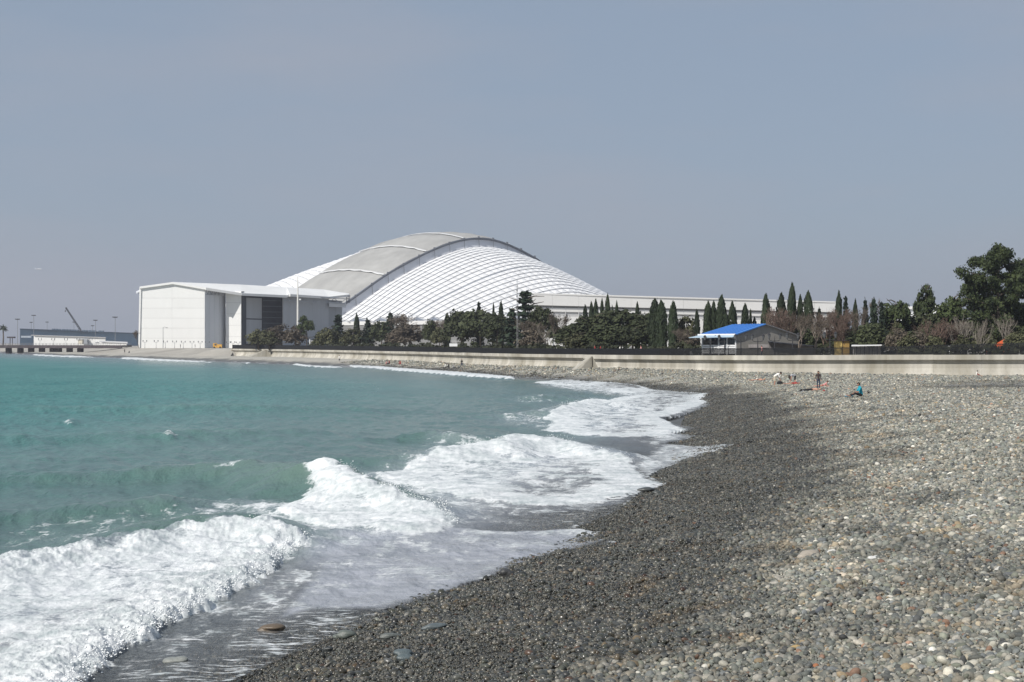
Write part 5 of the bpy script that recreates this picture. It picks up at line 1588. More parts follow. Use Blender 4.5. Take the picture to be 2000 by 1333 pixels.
VAR = {}
def variants(kind):
    if kind in VAR: return VAR[kind]
    out = []
    def crown(V, Q, m): 
        me = np_mesh('crown', V, Q, False); me.materials.append(m); return me
    def trunk(mb, m):
        me = mb.mesh('trunk', True, False); me.materials.append(m); return me
    def straight(w=.035):
        mb = MB(); mb.tube([(0, 0, -.03), (0, 0, .3), (0, 0, .8)], [w, w * .7, w * .2], 6); return mb
    if kind == 'cypress':
        for s in range(5): out.append((trunk(straight(.06), M_BARK), crown(*crown_cypress(20 + s, 2900, (1.25, 1.7, 1.0, 2.4, 1.4)[s]), LM['cyp'])))
    elif kind == 'round':
        for s in range(4): out.append((trunk(limbs(s, 8, (.4, .4), .2), M_BARK), crown(*crown_clumps(40 + s, 95, 52, (.43, .43), .72, .058, .045, .14, zmin=-.12), LM['round'])))
    elif kind == 'pine':
        for s in range(4): out.append((trunk(limbs(9 + s, 12, (.45, .45), .2), M_BARK), crown(*crown_clumps(60 + s, 54, 60, (.42, .42), .5, .062, .036, .125, False, .22), LM['pine'])))
    elif kind == 'bigpine':
        for sd, nb in ((71, 26), (77, 22), (83, 24)):
            tb, vq = crown_boughs(sd, nb, 130, .025, .016)
            out.append((trunk(tb, M_BARK), crown(*vq, LM['pine'])))
    elif kind == 'fir':
        for s in range(3): out.append((trunk(straight(), M_BARK), crown(*crown_fir(80 + s, 13 + 2 * s, 2000), LM['fir'])))
    elif kind == 'cedar':
        for s in range(2): out.append((trunk(limbs(30 + s, 14, (.5, .5), .15), M_BARK), crown(*crown_fir(90 + s, 9, 2400, .62), LM['fir'])))
    elif kind in ('bare', 'bare_red', 'shrub', 'bare_pale'):
        for s in range(3):
            V, F_ = branches(7 + s + (40 if kind == 'bare_red' else 90 if kind == 'shrub' else 130 if kind == 'bare_pale' else 0), 6 if kind != 'bare_pale' else 5, .5 if kind != 'shrub' else .7, .25 if kind != 'shrub' else .1, .30, .020 if kind != 'shrub' else .010, (2, 4) if kind != 'bare_pale' else (2, 3), 1 if kind in ('bare',) else 3)
            me = bpy.data.meshes.new('trunk'); me.from_pydata([tuple(v) for v in V], [], F_); me.materials.append({'bare': M_TWIG, 'bare_red': M_TWIGR, 'shrub': M_TWIG, 'bare_pale': M_PALEB}[kind])
            r = np.random.default_rng(s)
            pick = V[(V[:, 2] > .25)]; pick = pick[r.choice(len(pick), 900 if kind != 'bare_pale' else 60)] + r.normal(0, .022, (900 if kind != 'bare_pale' else 60, 3))
            Vc, Qc = cards(pick, r.normal(0, 1, (len(pick), 3)), .026, .020, r)
            out.append((me, crown(Vc, Qc, LM['brown'])))
    elif kind == 'bush':
        for s in range(3): out.append((trunk(limbs(50 + s, 6, (.4, .4), .05), M_BARK), crown(*crown_clumps(110 + s, 70, 50, (.42, .42), .75, .055, .055, .15, False, -.2), LM['olive'])))
    elif kind == 'brownbush':
        for s in range(3): out.append((trunk(limbs(55 + s, 6, (.4, .4), .05), M_TWIG), crown(*crown_clumps(120 + s, 70, 45, (.42, .42), .75, .045, .045, .15, False, -.2), LM['brown'])))
    VAR[kind] = out
    return out
NAMES = {'cypress': 'cypress_tree', 'round': 'evergreen_tree', 'pine': 'pine_tree', 'bigpine': 'pine_tree', 'fir': 'fir_tree', 'cedar': 'cedar_tree', 'bare': 'bare_tree', 'bare_red': 'bare_tree', 'bare_pale': 'bare_tree',
         'shrub': 'bare_shrub', 'bush': 'olive_shrub', 'brownbush': 'brown_shrub'}
CNT = {}
def tree(kind, px, ytop, w_px, D, label, group=None):
    vs = variants(kind); k = CNT.get(kind, 0); CNT[kind] = k + 1
    tm, cm = vs[k % len(vs)]
    H = zy(ytop, D) - GROUND_Z; W_ = w_px / F * D
    o = thing(NAMES[kind], label, 'shrub' if kind in ('shrub', 'bush', 'brownbush') else 'tree', (XD(px, D), D, GROUND_Z), group, random.uniform(0, 6.28))
    o.scale = (W_ * (.82 if kind == 'cypress' else 1.04), W_ * (.82 if kind == 'cypress' else 1.04), H * (1.0 if kind == 'cypress' else 1.02))
    link('trunk', tm, o); link('crown', cm, o)
    return o
G1, G2, G3, G4, G5 = 'trees left of the mast', 'cypresses in front of the white building', 'trees around the cafe', 'trees on the right behind the fence', 'trees below the grey hall wall'
TREES = [
 # left, below the hall
 ('bush', 505, 640, 46, 455, 'pale olive bush at the left end of the tree line', G5), ('brownbush', 545, 633, 60, 460, 'rounded brown bush between the olive bush and the dark pine', G5), ('brownbush', 577, 634, 46, 452, 'smaller reddish brown bush hard left of the dark pine', G5),
 ('bush', 526, 646, 40, 446, 'dull green bush low in front of the brown bushes', G5),
 ('pine', 599, 616, 36, 450, 'small dark pine with a tufted top before the grey hall wall', G5), ('bush', 622, 658, 40, 452, 'low olive hedge bush right of the dark pine', G5),
 ('fir', 660, 617, 48, 440, 'broad dark green conifer at the foot of the white shell', G1), ('bush', 640, 637, 46, 436, 'pale green tree leaning on the left of the broad conifer', G1), ('cypress', 697, 613, 15, 430, 'thin cypress tip against the lower edge of the white shell', G1),
 ('bush', 690, 640, 50, 428, 'olive tree below the thin cypress tip', G1), ('fir', 719, 627, 42, 424, 'dark conical conifer right of the thin cypress tip', G1), ('round', 745, 627, 46, 420, 'dark rounded evergreen left of a spiky conifer', G1), ('fir', 762, 614, 36, 418, 'spiky conifer with a ragged top left of the brown tree', G1),
 ('bare', 808, 612, 84, 405, 'wide bare brown tree below the middle of the white shell', G1), ('brownbush', 800, 628, 76, 400, 'mass of brown twigs and leaves under the wide bare tree', G1), ('brownbush', 775, 645, 50, 396, 'low brown shrub left of the wide bare tree', G1),
 ('round', 842, 622, 34, 390, 'small dark evergreen just right of the wide bare tree', G1), ('bare', 862, 622, 40, 385, 'greyish bare tree between two dark evergreens', G1), ('cypress', 874, 613, 16, 372, 'narrow dark cypress left of the big dark evergreens', G1), ('bush', 858, 640, 36, 370, 'olive green tree before the greyish bare tree', G1),
 ('round', 900, 603, 66, 350, 'big dark evergreen, left one of the cluster above the notice board', G1), ('round', 938, 598, 76, 342, 'big dark evergreen in the middle of the cluster left of the mast', G1), ('round', 970, 612, 56, 335, 'dark evergreen at the right of the cluster left of the mast', G1),
 ('fir', 935, 593, 28, 352, 'pointed dark top rising from the middle of the evergreen cluster', G1), ('cypress', 964, 592, 9, 356, 'very thin cypress spike above the evergreen cluster', G1), ('cypress', 978, 591, 13, 354, 'taller thin cypress spike right of another above the cluster', G1),
 ('cedar', 1026, 573, 96, 292, 'tall shaggy dark cedar standing behind the lattice mast', G1), ('fir', 1000, 605, 52, 296, 'dark conifer filling the gap left of the lattice mast', G1), ('round', 1060, 594, 58, 286, 'dark thin topped tree right of the tall cedar', G1),
 ('bare', 1047, 625, 66, 272, 'grey bare thicket tree below the cedar', G1), ('brownbush', 1040, 640, 60, 270, 'grey brown shrub at the foot of the cedar', G1), ('bare_pale', 1068, 635, 34, 268, 'pale leaning trunk of a bare tree right of the grey thicket', G1), ('bare', 1090, 612, 48, 276, 'leafless tree against the white wall left of the green mass', G1),
 # the broad green mass
 ('round', 1118, 630, 70, 258, 'rounded evergreen at the left edge of the broad green mass', G2), ('round', 1158, 607, 92, 256, 'broad evergreen, second from the left in the green mass', G2), ('round', 1212, 604, 96, 252, 'broad evergreen in the middle of the green mass', G2), ('round', 1258, 608, 80, 250, 'evergreen at the right of the green mass beside the tall cypresses', G2),
 ('round', 1185, 632, 90, 244, 'lower evergreen in front of the green mass on its left', G2), ('round', 1236, 636, 76, 242, 'lower evergreen in front of the green mass on its right', G2), ('bush', 1130, 648, 60, 246, 'olive green undergrowth at the foot of the green mass', G2),
 ('cypress', 1143, 597, 15, 272, 'leftmost cypress top over the green mass', G2), ('cypress', 1154, 590, 14, 272, 'second cypress top from the left over the green mass', G2), ('cypress', 1164, 587, 14, 272, 'third cypress top from the left over the green mass', G2), ('cypress', 1176, 584, 14, 272, 'fourth cypress top, just left of the tallest one over the green mass', G2),
 ('cypress', 1187, 577, 13, 272, 'tallest narrow cypress over the green mass', G2), ('cypress', 1196, 598, 8, 272, 'tiny cypress spike right of the tallest one', G2), ('cypress', 1204, 589, 12, 272, 'flat topped cypress right of the tiny spike', G2), ('cypress', 1245, 592, 12, 272, 'lone cypress tip at the right of the green mass', G2),
 ('cypress', 1279, 585, 34, 240, 'stout cypress right of the green mass, first of three', G2), ('cypress', 1293, 590, 26, 238, 'slim cypress hard against the stout one', G2), ('cypress', 1314, 590, 24, 236, 'separate tall cypress right of the pair', G2),
 ('bush', 1341, 613, 46, 238, 'grey green shrubby tree between cypress and cafe', G3), ('cypress', 1361, 606, 15, 236, 'small cypress left of the cafe roof', G3), ('brownbush', 1344, 648, 46, 216, 'brown bush in front of the awning end', G3), ('bare', 1330, 640, 40, 220, 'thin bare tree left of the brown bush', G3),
 ('cypress', 1382, 591, 22, 226, 'left one of a pair of cypresses behind the blue roof', G3), ('cypress', 1394, 589, 20, 226, 'right one of a pair of cypresses behind the blue roof', G3), ('cypress', 1408, 580, 24, 224, 'tall pointed cypress behind the blue roof', G3), ('cypress', 1418, 617, 14, 222, 'short cypress right of the tall pointed one', G3),
 ('cypress', 1431, 590, 24, 224, 'pointed cypress over the middle of the blue roof', G3), ('cypress', 1455, 595, 19, 224, 'blunt cypress over the right end of the blue roof', G3), ('cypress', 1466, 605, 10, 226, 'slender cypress right of the blunt one', G3), ('cypress', 1474, 621, 12, 226, 'little cypress low beside the slender one', G3),
 ('cypress', 1497, 576, 24, 218, 'thick headed cypress above the cafe gable', G3), ('cypress', 1526, 574, 28, 214, 'broad double topped cypress right of the cafe gable', G3), ('cypress', 1546, 556, 22, 212, 'tallest cypress of all, right of the cafe', G3), ('cypress', 1563, 577, 20, 212, 'cypress between the tallest one and a forked one', G3),
 ('cypress', 1579, 572, 24, 210, 'forked cypress right of the tallest one', G3), ('bare_red', 1512, 600, 50, 209, 'reddish bare tree before the cafe gable', G3), ('bare_red', 1536, 606, 52, 204, 'reddish bare tree under the tallest cypress', G3), ('bare', 1560, 612, 50, 193, 'grey bare tree at the right end of the cafe', G3),
 ('fir', 1600, 606, 26, 208, 'dull conifer right of the forked cypress', G4), ('bare_red', 1612, 600, 50, 204, 'reddish bare tree left of the yellow kiosk', G4), ('cypress', 1637, 571, 20, 206, 'dark cypress above the yellow kiosk', G4), ('fir', 1652, 583, 30, 206, 'ragged conifer right of the kiosk cypress', G4),
 ('cypress', 1670, 586, 16, 204, 'small cypress tip among bare twigs right of the kiosk', G4), ('bare_red', 1648, 604, 56, 198, 'bare tree with reddish twigs behind the yellow kiosk', G4), ('bare', 1672, 600, 48, 200, 'grey bare tree behind the white shelter', G4), ('fir', 1690, 590, 30, 206, 'greyish conifer left of a taller bare top', G4),
 ('bare', 1717, 582, 36, 208, 'bare tree top showing above the conifers', G4), ('fir', 1707, 588, 32, 204, 'tall grey green conifer behind the white shelter', G4), ('fir', 1722, 594, 32, 200, 'second grey green conifer, close to the dark pine', G4), ('round', 1700, 630, 60, 196, 'dark undergrowth tree behind the white shelter', G4),
 ('pine', 1749, 577, 58, 202, 'dark pine with jagged crown right of the white shelter', G4), ('round', 1745, 618, 70, 205, 'dark evergreen under the jagged pine', G4), ('brownbush', 1752, 638, 46, 192, 'brown bush just right of the white shelter', G4), ('bush', 1750, 630, 34, 194, 'olive bush behind the brown bush', G4),
 ('pine', 1809, 554, 46, 206, 'tall narrow pine in front of the white house top', G4), ('round', 1808, 606, 70, 204, 'dark evergreen under the tall narrow pine', G4), ('round', 1780, 612, 50, 206, 'dark evergreen between the two pines', G4), ('pine', 1858, 571, 60, 204, 'mid height pine left of the biggest pine', G4), ('round', 1850, 612, 70, 206, 'dark evergreen below the mid height pine', G4),
 ('bare_red', 1832, 620, 66, 190, 'reddish bare bush tree in front of the evergreens', G4), ('brownbush', 1800, 648, 50, 190, 'low brown scrub in front of the tall narrow pine', G4), ('bare_pale', 1882, 612, 50, 188, 'white stemmed bare tree left of the biggest pine', G4), ('bare_pale', 1912, 622, 46, 187, 'white stemmed bare tree under the biggest pine', G4), ('bare_red', 1866, 625, 50, 190, 'reddish twiggy tree beside the white stems', G4),
 ('bigpine', 1950, 483, 122, 196, 'biggest pine, high and wide at the right edge', G4), ('bigpine', 2012, 528, 120, 198, 'second big pine cut by the right edge', G4), ('bigpine', 1905, 548, 76, 202, 'lower pine leaning out left of the biggest one', G4), ('round', 1968, 585, 120, 206, 'dark evergreen filling the space under the biggest one', G4),
 ('round', 1900, 622, 80, 200, 'dark evergreen behind the white stems', G4), ('round', 1985, 625, 90, 196, 'dark evergreen at the foot of the biggest pine', G4), ('bush', 1925, 650, 50, 188, 'yellowish green shrub left of the orange tent', G4), ('bush', 1985, 646, 50, 188, 'yellowish green shrub right of the orange tent', G4), ('bare_pale', 1962, 612, 44, 190, 'twisting pale branches under the biggest pine', G4),
 ('bush', 1880, 655, 40, 187, 'low green shrub by the white stems', G4), ('round', 2060, 560, 110, 200, 'evergreen just beyond the right edge', G4), ('bare', 1590, 622, 50, 196, 'bare grey tree below the forked cypress', G4), ('round', 1575, 640, 60, 206, 'dark shrub mass right of the cafe', G4), ('round', 1640, 640, 70, 206, 'dark shrub mass behind the yellow kiosk', G4),
 ('round', 1800, 640, 70, 194, 'dark low evergreen thicket right of the brown bush', G4), ('round', 1850, 638, 70, 193, 'dark low evergreen thicket below the mid height pine', G4), ('bush', 1775, 652, 50, 190, 'olive scrub beside the brown bush', G4), ('bush', 1822, 654, 50, 189, 'olive scrub in the middle behind the long railing', G4),
 ('bare', 271, 645, 18, 588, 'little bare tree at the left corner of the white hall', 'small trees by the hall corner'),
]
for a in TREES: tree(*a)
pt = thing('palm_tree', 'lone tall palm tree at the far left behind the pier', 'tree', (XD(6, 880), 880, GROUND_Z))
mb = MB(); Hp = zy(640, 880) - GROUND_Z
mb.tube([(0, 0, 0), (.2, 0, Hp * .5), (0, 0, Hp)], [.55, .42, .38], 7); mb.build('trunk', M_BARK, pt, True)
mb = MB(); r = random.Random(4)
for k in range(44):
    a = r.uniform(0, 2 * PI); el = r.uniform(-.5, 1.2); d = Vector((math.cos(a), math.sin(a), 0)); l = r.uniform(2.6, 3.8)
    pts_ = [Vector((0, 0, Hp)) + d * l * s_ * math.cos(el * (1 - s_)) + Vector((0, 0, l * (math.sin(el) * s_ - .55 * s_ * s_))) for s_ in (0, .25, .5, .75, 1)]
    sd = Vector((-d.y, d.x, 0))
    vs_ = []
    for i, p in enumerate(pts_):
        w_ = (.12, .5, .6, .42, .05)[i]; vs_ += [p - sd * w_ - Vector((0, 0, w_ * .4)), p, p + sd * w_ - Vector((0, 0, w_ * .4))]
    mb.add(vs_, [(3 * i + j, 3 * i + j + 1, 3 * i + j + 4, 3 * i + j + 3) for i in range(4) for j in (0, 1)])
for k in range(8):
    a = r.uniform(0, 6.28); mb.tube([(0, 0, Hp), (.3 * math.cos(a), .3 * math.sin(a), Hp + 2.2)], [.12, .02], 4)
mb.build('crown', LM['palm'], pt)
# clipped hedge and undergrowth behind the fence
hed = resample([p + Vector((0, 0, 0)) for p in smooth3([P(px, 0, D) for px, _, D in WALL_PX], 2)], 1.0)
r_ = np.random.default_rng(3); C_, N_ = [], []
for i, p in enumerate(hed[:-1]):
    q = hed[i + 1]; d = (q - p); nl_ = Vector((d.y, -d.x, 0)).normalized(); nl_ = nl_ if nl_.y > 0 else -nl_
    if p.y > 430: continue
    n = 34
    off = r_.uniform(15, 19, n) if 1350 < 1000 + p.x / p.y * F < 1760 else r_.uniform(5.5, 8.5, n); hh = r_.uniform(0, 1, n) ** .7 * (1.5 + .5 * math.sin(i * .23) + .35 * math.sin(i * .71))
    u = r_.uniform(0, 1, n)
    C_.append(np.stack([p.x + d.x * u + nl_.x * off, p.y + d.y * u + nl_.y * off, GROUND_Z + hh], -1)); N_.append(np.tile([-nl_.x * .6, -nl_.y * .6, .6], (n, 1)))
V, Q = cards(np.concatenate(C_), np.concatenate(N_), .55, .40, r_, .6)
tag(link('undergrowth', np_mesh('undergrowth', V, Q, False), None, leaf_mat('undergrowth leaves', (.014, .018, .010), (.045, .048, .024), .4)), kind='stuff')

# ================================================================== people
SKIN = mat('skin', (.48, .27, .19), .6, .06, 4); SKIND = mat('tanned skin', (.36, .19, .13), .6, .06, 4)
def cloth(name, c): return mat(name, c, .85, .12, 5)
HAIRD = cloth('dark hair', (.015, .012, .010)); HAIRB = cloth('brown hair', (.09, .05, .03))
DG = None
def sphere_bm(bm, p, r, sub=2, s=(1, 1, 1)):
    q = bmesh.ops.create_icosphere(bm, subdivisions=sub, radius=1.0)
    for v in q['verts']: v.co = Vector((v.co.x * r * s[0] + p[0], v.co.y * r * s[1] + p[1], v.co.z * r * s[2] + p[2]))
def body_mesh(segs, head, face, voxel, fine):
    """one continuous skin: overlapping rounded limbs fused into a single surface"""
    bm = bmesh.new()
    for a, ra, b_, rb, lab in segs:
        a, b_ = Vector(a), Vector(b_); n = max(2, int((b_ - a).length / (min(ra, rb) * .55)) + 1)
        for i in range(n + 1):
            s = i / n; sphere_bm(bm, a.lerp(b_, s), ra + (rb - ra) * s, 1)
    h, f = Vector(head), Vector(face).normalized()
    sphere_bm(bm, h, .105, 2, (.9, .82, 1.12)); sphere_bm(bm, h + f * .035 + Vector((0, 0, -.05)), .07, 1)
    sphere_bm(bm, h + f * .108 + Vector((0, 0, -.012)), .016, 1)
    s_ = Vector((-f.y, f.x, 0)); s_ = s_.normalized() if s_.length > .01 else Vector((1, 0, 0))
    for k in (1, -1):
        sphere_bm(bm, h + s_ * .092 * k, .026, 1)
        sphere_bm(bm, h + f * .085 + s_ * .034 * k + Vector((0, 0, .018)), .014, 1)
    me = bpy.data.meshes.new('body'); bm.to_mesh(me); bm.free()
    o = bpy.data.objects.new('body', me); COL.objects.link(o)
    md = o.modifiers.new('r', 'REMESH'); md.mode = 'VOXEL'; md.voxel_size = voxel; md.use_smooth_shade = True
    ms = o.modifiers.new('s', 'SMOOTH'); ms.factor = .5; ms.iterations = 2
    if fine:
        dc = o.modifiers.new('d', 'DECIMATE'); dc.ratio = .25
    dg = bpy.context.evaluated_depsgraph_get(); dg.update()
    out = bpy.data.meshes.new_from_object(o.evaluated_get(dg))
    bpy.data.objects.remove(o); bpy.data.meshes.remove(me)
    return out
def person(label, loc, rz, J, wear, hair=None, hairm=None, skin=None, voxel=.03, fingers=False, scale=1.0, group=None):
    """J: joints in metres, x = the way the body faces; wear: region -> (child name, material)"""
    o = thing('person', label, 'person', loc, group, rz)
    o.scale = (scale,) * 3
    S_ = []
    def seg(a, ra, b_, rb, lab): S_.append((J[a], ra, J[b_], rb, lab))
    seg('pel', .125, 'bel', .115, 'torso'); seg('bel', .115, 'che', .14, 'torso'); seg('che', .13, 'nek', .055, 'torso'); seg('nek', .052, 'hed', .05, 'neck')
    for s in 'lr':
        seg('che', .10, 'sh' + s, .062, 'torso'); seg('sh' + s, .055, 'el' + s, .042, 'uparm'); seg('el' + s, .042, 'ha' + s, .028, 'loarm')
        seg('pel', .11, 'hi' + s, .095, 'hip'); seg('hi' + s, .092, 'kn' + s, .06, 'thigh'); seg('kn' + s, .06, 'an' + s, .038, 'shin'); seg('an' + s, .042, 'to' + s, .034, 'foot')
        e, h = Vector(J['el' + s]), Vector(J['ha' + s]); d = (h - e).normalized()
        side = d.cross(Vector((0, 0, 1))); side = side.normalized() if side.length > .05 else Vector((0, 1, 0))
        S_.append((h, .030, h + d * .07, .034, 'hand'))
        if fingers:
            dn_ = side.cross(d).normalized()
            for k, (of, ln) in enumerate(((-.026, .060), (-.009, .075), (.009, .07), (.026, .055))):
                b0 = h + d * .08 + side * of; b1 = b0 + d * ln * .55; b2 = b1 + (d * .8 + dn_ * .5).normalized() * ln * .5
                S_.append((b0, .0105, b1, .010, 'hand')); S_.append((b1, .010, b2, .009, 'hand'))
            t0 = h + d * .02 + side * .03; S_.append((t0, .012, t0 + d * .05 + side * .03, .010, 'hand'))
    face = J.get('face', (1, 0, 0))
    me = body_mesh([q for q in S_], J['hed'], face, voxel, fingers)
    me.materials.append(skin or SKIN)
    bd = link('body', me, o)
    n = len(me.polygons); ctr = np.empty(n * 3); me.polygons.foreach_get('center', ctr); ctr = ctr.reshape(-1, 3)
    best = np.full(n, 9.0); lab = np.zeros(n, int); names = sorted({q[4] for q in S_} | {'head'})
    for a, ra, b_, rb, l_ in S_:
        a, b_ = np.array(a), np.array(b_); d = b_ - a; t_ = np.clip((ctr - a) @ d / (d @ d + 1e-9), 0, 1)
        dist = np.linalg.norm(ctr - a - t_[:, None] * d, axis=1) / (ra + (rb - ra) * t_)
        k = dist < best; best = np.where(k, dist, best); lab = np.where(k, names.index(l_), lab)
    dist = np.linalg.norm(ctr - np.array(J['hed']), axis=1) / .115; lab = np.where(dist < best, names.index('head'), lab)
    labels = np.array(names)[lab]
    def shell_part(name, mask, m_, off):
        if mask.sum() < 3: return
        vn = np.empty(len(me.vertices) * 3); me.vertices.foreach_get('normal', vn); vn = vn.reshape(-1, 3)
        co = np.empty(len(me.vertices) * 3); me.vertices.foreach_get('co', co); co = co.reshape(-1, 3) + vn * off
        fs = [tuple(me.polygons[i].vertices) for i in np.nonzero(mask)[0]]
        used = sorted({v for f in fs for v in f}); mp = {v: i for i, v in enumerate(used)}
        m2 = bpy.data.meshes.new(name); m2.from_pydata([tuple(co[v]) for v in used], [], [tuple(mp[v] for v in f) for f in fs])
        m2.polygons.foreach_set('use_smooth', [True] * len(m2.polygons))
        link(name, m2, o, m_)
    for regions, name, m_ in wear:
        shell_part(name, np.isin(labels, regions), m_, .010)
    if hairm is not None:
        h = np.array(J['hed']); f = np.array(face) / np.linalg.norm(face); upv = np.array(J['hed']) - np.array(J['nek']); upv /= np.linalg.norm(upv)
        rel = ctr - h
        msk = (np.linalg.norm(rel, axis=1) < .17) & ((labels == 'head') | (labels == 'neck')) & ((rel @ upv > .035) | (rel @ f < -.005)) & (rel @ upv > (-.07 if hair != 'long' else -.15))
        shell_part('hair', msk, hairm, .014)
        if hair == 'long':
            bm = bmesh.new(); c0 = Vector(J['hed']) - Vector(f) * .05
            for k in range(6): sphere_bm(bm, c0 + Vector((0, 0, .02 - .055 * k)) if J['nek'][2] < J['hed'][2] else c0 + Vector((0, 0, .02 - .05 * k)), .115 - .008 * k, 1, (.8, 1, 1))
            m2 = bpy.data.meshes.new('hair'); bm.to_mesh(m2); bm.free(); m2.polygons.foreach_set('use_smooth', [True] * len(m2.polygons)); link('long_hair', m2, o, hairm)
    return o
def mir(**kw):
    out = {}
    for k, v in kw.items():
        if k.endswith('_'):
            out[k[:-1] + 'l'] = (v[0], v[1], v[2]); out[k[:-1] + 'r'] = (v[0], -v[1], v[2])
        else: out[k] = v
    return out
STAND = mir(pel=(0, 0, .93), bel=(0, 0, 1.08), che=(-.01, 0, 1.28), nek=(0, 0, 1.47), hed=(.02, 0, 1.60), sh_=(-.01, .17, 1.38), el_=(-.04, .23, 1.10), ha_=(.06, .24, .88), hi_=(0, .09, .88), kn_=(.02, .10, .48), an_=(-.02, .11, .08), to_=(.14, .13, .04))
SIT = mir(pel=(0, 0, .13), bel=(.02, 0, .28), che=(.07, 0, .50), nek=(.13, 0, .70), hed=(.17, 0, .83), sh_=(.08, .18, .60), el_=(.22, .24, .36), ha_=(.44, .17, .24), hi_=(.05, .10, .13), kn_=(.42, .20, .24), an_=(.74, .16, .06), to_=(.92, .19, .10))
BEND = mir(pel=(0, 0, .86), bel=(.12, 0, .96), che=(.30, 0, 1.06), nek=(.47, 0, 1.13), hed=(.58, 0, 1.20), sh_=(.34, .17, 1.06), el_=(.42, .20, .78), ha_=(.52, .15, .56), hi_=(0, .09, .82), kn_=(.05, .10, .45), an_=(-.04, .11, .08), to_=(.12, .13, .04), face=(.7, 0, -.6))
STOOP = mir(pel=(0, 0, .85), bel=(.13, 0, .92), che=(.33, 0, .92), nek=(.52, 0, .84), hed=(.63, 0, .77), sh_=(.38, .17, .88), el_=(.45, .20, .60), ha_=(.50, .12, .36), hi_=(0, .09, .80), kn_=(.03, .10, .44), an_=(-.04, .11, .08), to_=(.12, .13, .04), face=(.5, 0, -.9))
LIE = mir(pel=(0, 0, .12), bel=(.15, 0, .12), che=(.36, 0, .13), nek=(.56, 0, .12), hed=(.70, 0, .14), sh_=(.44, .18, .11), el_=(.26, .28, .07), ha_=(.05, .25, .06), hi_=(-.05, .10, .11), kn_=(-.46, .13, .10), an_=(-.86, .13, .07), to_=(-.96, .17, .14), face=(.2, 0, 1))
PRONE = mir(pel=(0, 0, .12), bel=(.13, 0, .14), che=(.32, 0, .27), nek=(.45, 0, .42), hed=(.55, 0, .54), sh_=(.36, .17, .32), el_=(.44, .22, .06), ha_=(.66, .14, .05), hi_=(-.05, .10, .11), kn_=(-.46, .12, .08), an_=(-.86, .12, .07), to_=(-.98, .13, .10), face=(1, 0, .1))
SQUAT = mir(pel=(0, 0, .24), bel=(.05, 0, .40), che=(.13, 0, .60), nek=(.2, 0, .77), hed=(.25, 0, .90), sh_=(.14, .17, .68), el_=(.32, .22, .52), ha_=(.5, .12, .48), hi_=(.05, .1, .24), kn_=(.38, .16, .46), an_=(.26, .16, .08), to_=(.42, .18, .04))
def ground(px, py): return on_beach(px, py)
TOP = ['torso', 'uparm']; LEG = ['hip', 'thigh', 'shin']; SHORT = ['hip', 'thigh']; SLEEVE = ['torso', 'uparm', 'loarm']
def put(label, px, py, rz, J, wear, hair='short', hm=HAIRD, skin=None, sc=1.0, group=None, vox=.022, fing=True):
    p = ground(px, py)
    if p.y > wall_d(px) - 2.4 and px > 1000: p = P(px, py, wall_d(px) - 2.4)
    p.z = float(beach_z(np.array([p.x]), np.array([p.y]))[0]) + .02
    return person(label, p, rz, J, wear, hair, hm, skin, vox if not fing else .0125, fing, sc, group)
LEFT, RIGHT, FRONT = PI, 0.0, -PI / 2
GB = 'people on the near beach'
black = cloth('black cloth', (.012, .012, .014)); white_c = cloth('white cloth', (.72, .70, .66)); teal = cloth('turquoise shirt', (.01, .30, .40)); red = cloth('red cloth', (.30, .03, .03)); denim = cloth('dark denim', (.035, .05, .08)); grey_c = cloth('grey cloth', (.30, .31, .33)); cream = cloth('cream shorts', (.52, .47, .37)); pink = cloth('pink cloth', (.55, .25, .24))
put('man in a turquoise shirt and black trousers sitting on the shingle', 1682, 776, LEFT, SIT, [(TOP, 'shirt', teal), (LEG, 'trousers', black)], 'short', HAIRD, SKIND, 1.08, GB)
put('person in a white top and cream shorts stooping forward', 1513, 754, RIGHT, BEND, [(TOP, 'shirt', white_c), (SHORT, 'shorts', cream)], 'short', HAIRD, SKIND, 1.08, GB)
put('bending woman in dark shorts reaching down over a red towel', 1553, 751, LEFT, STOOP, [(['torso'], 'top', grey_c), (SHORT, 'shorts', black)], 'long', HAIRD, SKIN, 1.0, GB)
put('girl with long dark hair and a dark jacket standing upright', 1598.5, 761, FRONT, STAND, [(SLEEVE, 'jacket', cloth('dark brown jacket', (.045, .030, .028))), (LEG, 'jeans', denim), (['foot'], 'shoe', black)], 'long', HAIRD, SKIN, .97, GB)
put('person lying in dark trousers at the feet of the standing girl', 1586, 764.5, RIGHT, LIE, [(LEG, 'trousers', black), (['foot'], 'shoe', black)], 'short', HAIRB, SKIN, 1.0, GB)
put('child in a pink top lying propped up on both elbows', 1607, 755.5, RIGHT, PRONE, [(['torso'], 'top', pink), (['hip'], 'shorts', red)], 'short', HAIRB, SKIN, .88, GB)
put('sunbather lying flat on a red towel', 1548, 752, RIGHT, LIE, [(['torso'], 'top', red), (['hip'], 'shorts', red)], 'short', HAIRB, SKIND, 1.0, GB)
put('sunbather in black shorts lying farthest to the left', 1480, 745, RIGHT, LIE, [(['hip'], 'shorts', black)], 'short', HAIRB, SKIN, 1.05, GB)
put('person in red shorts lying back against the foot of the sea wall', 1907, 731, RIGHT, SIT, [(['torso'], 'top', white_c), (SHORT, 'shorts', red)], 'short', HAIRD, SKIN, .8, GB)
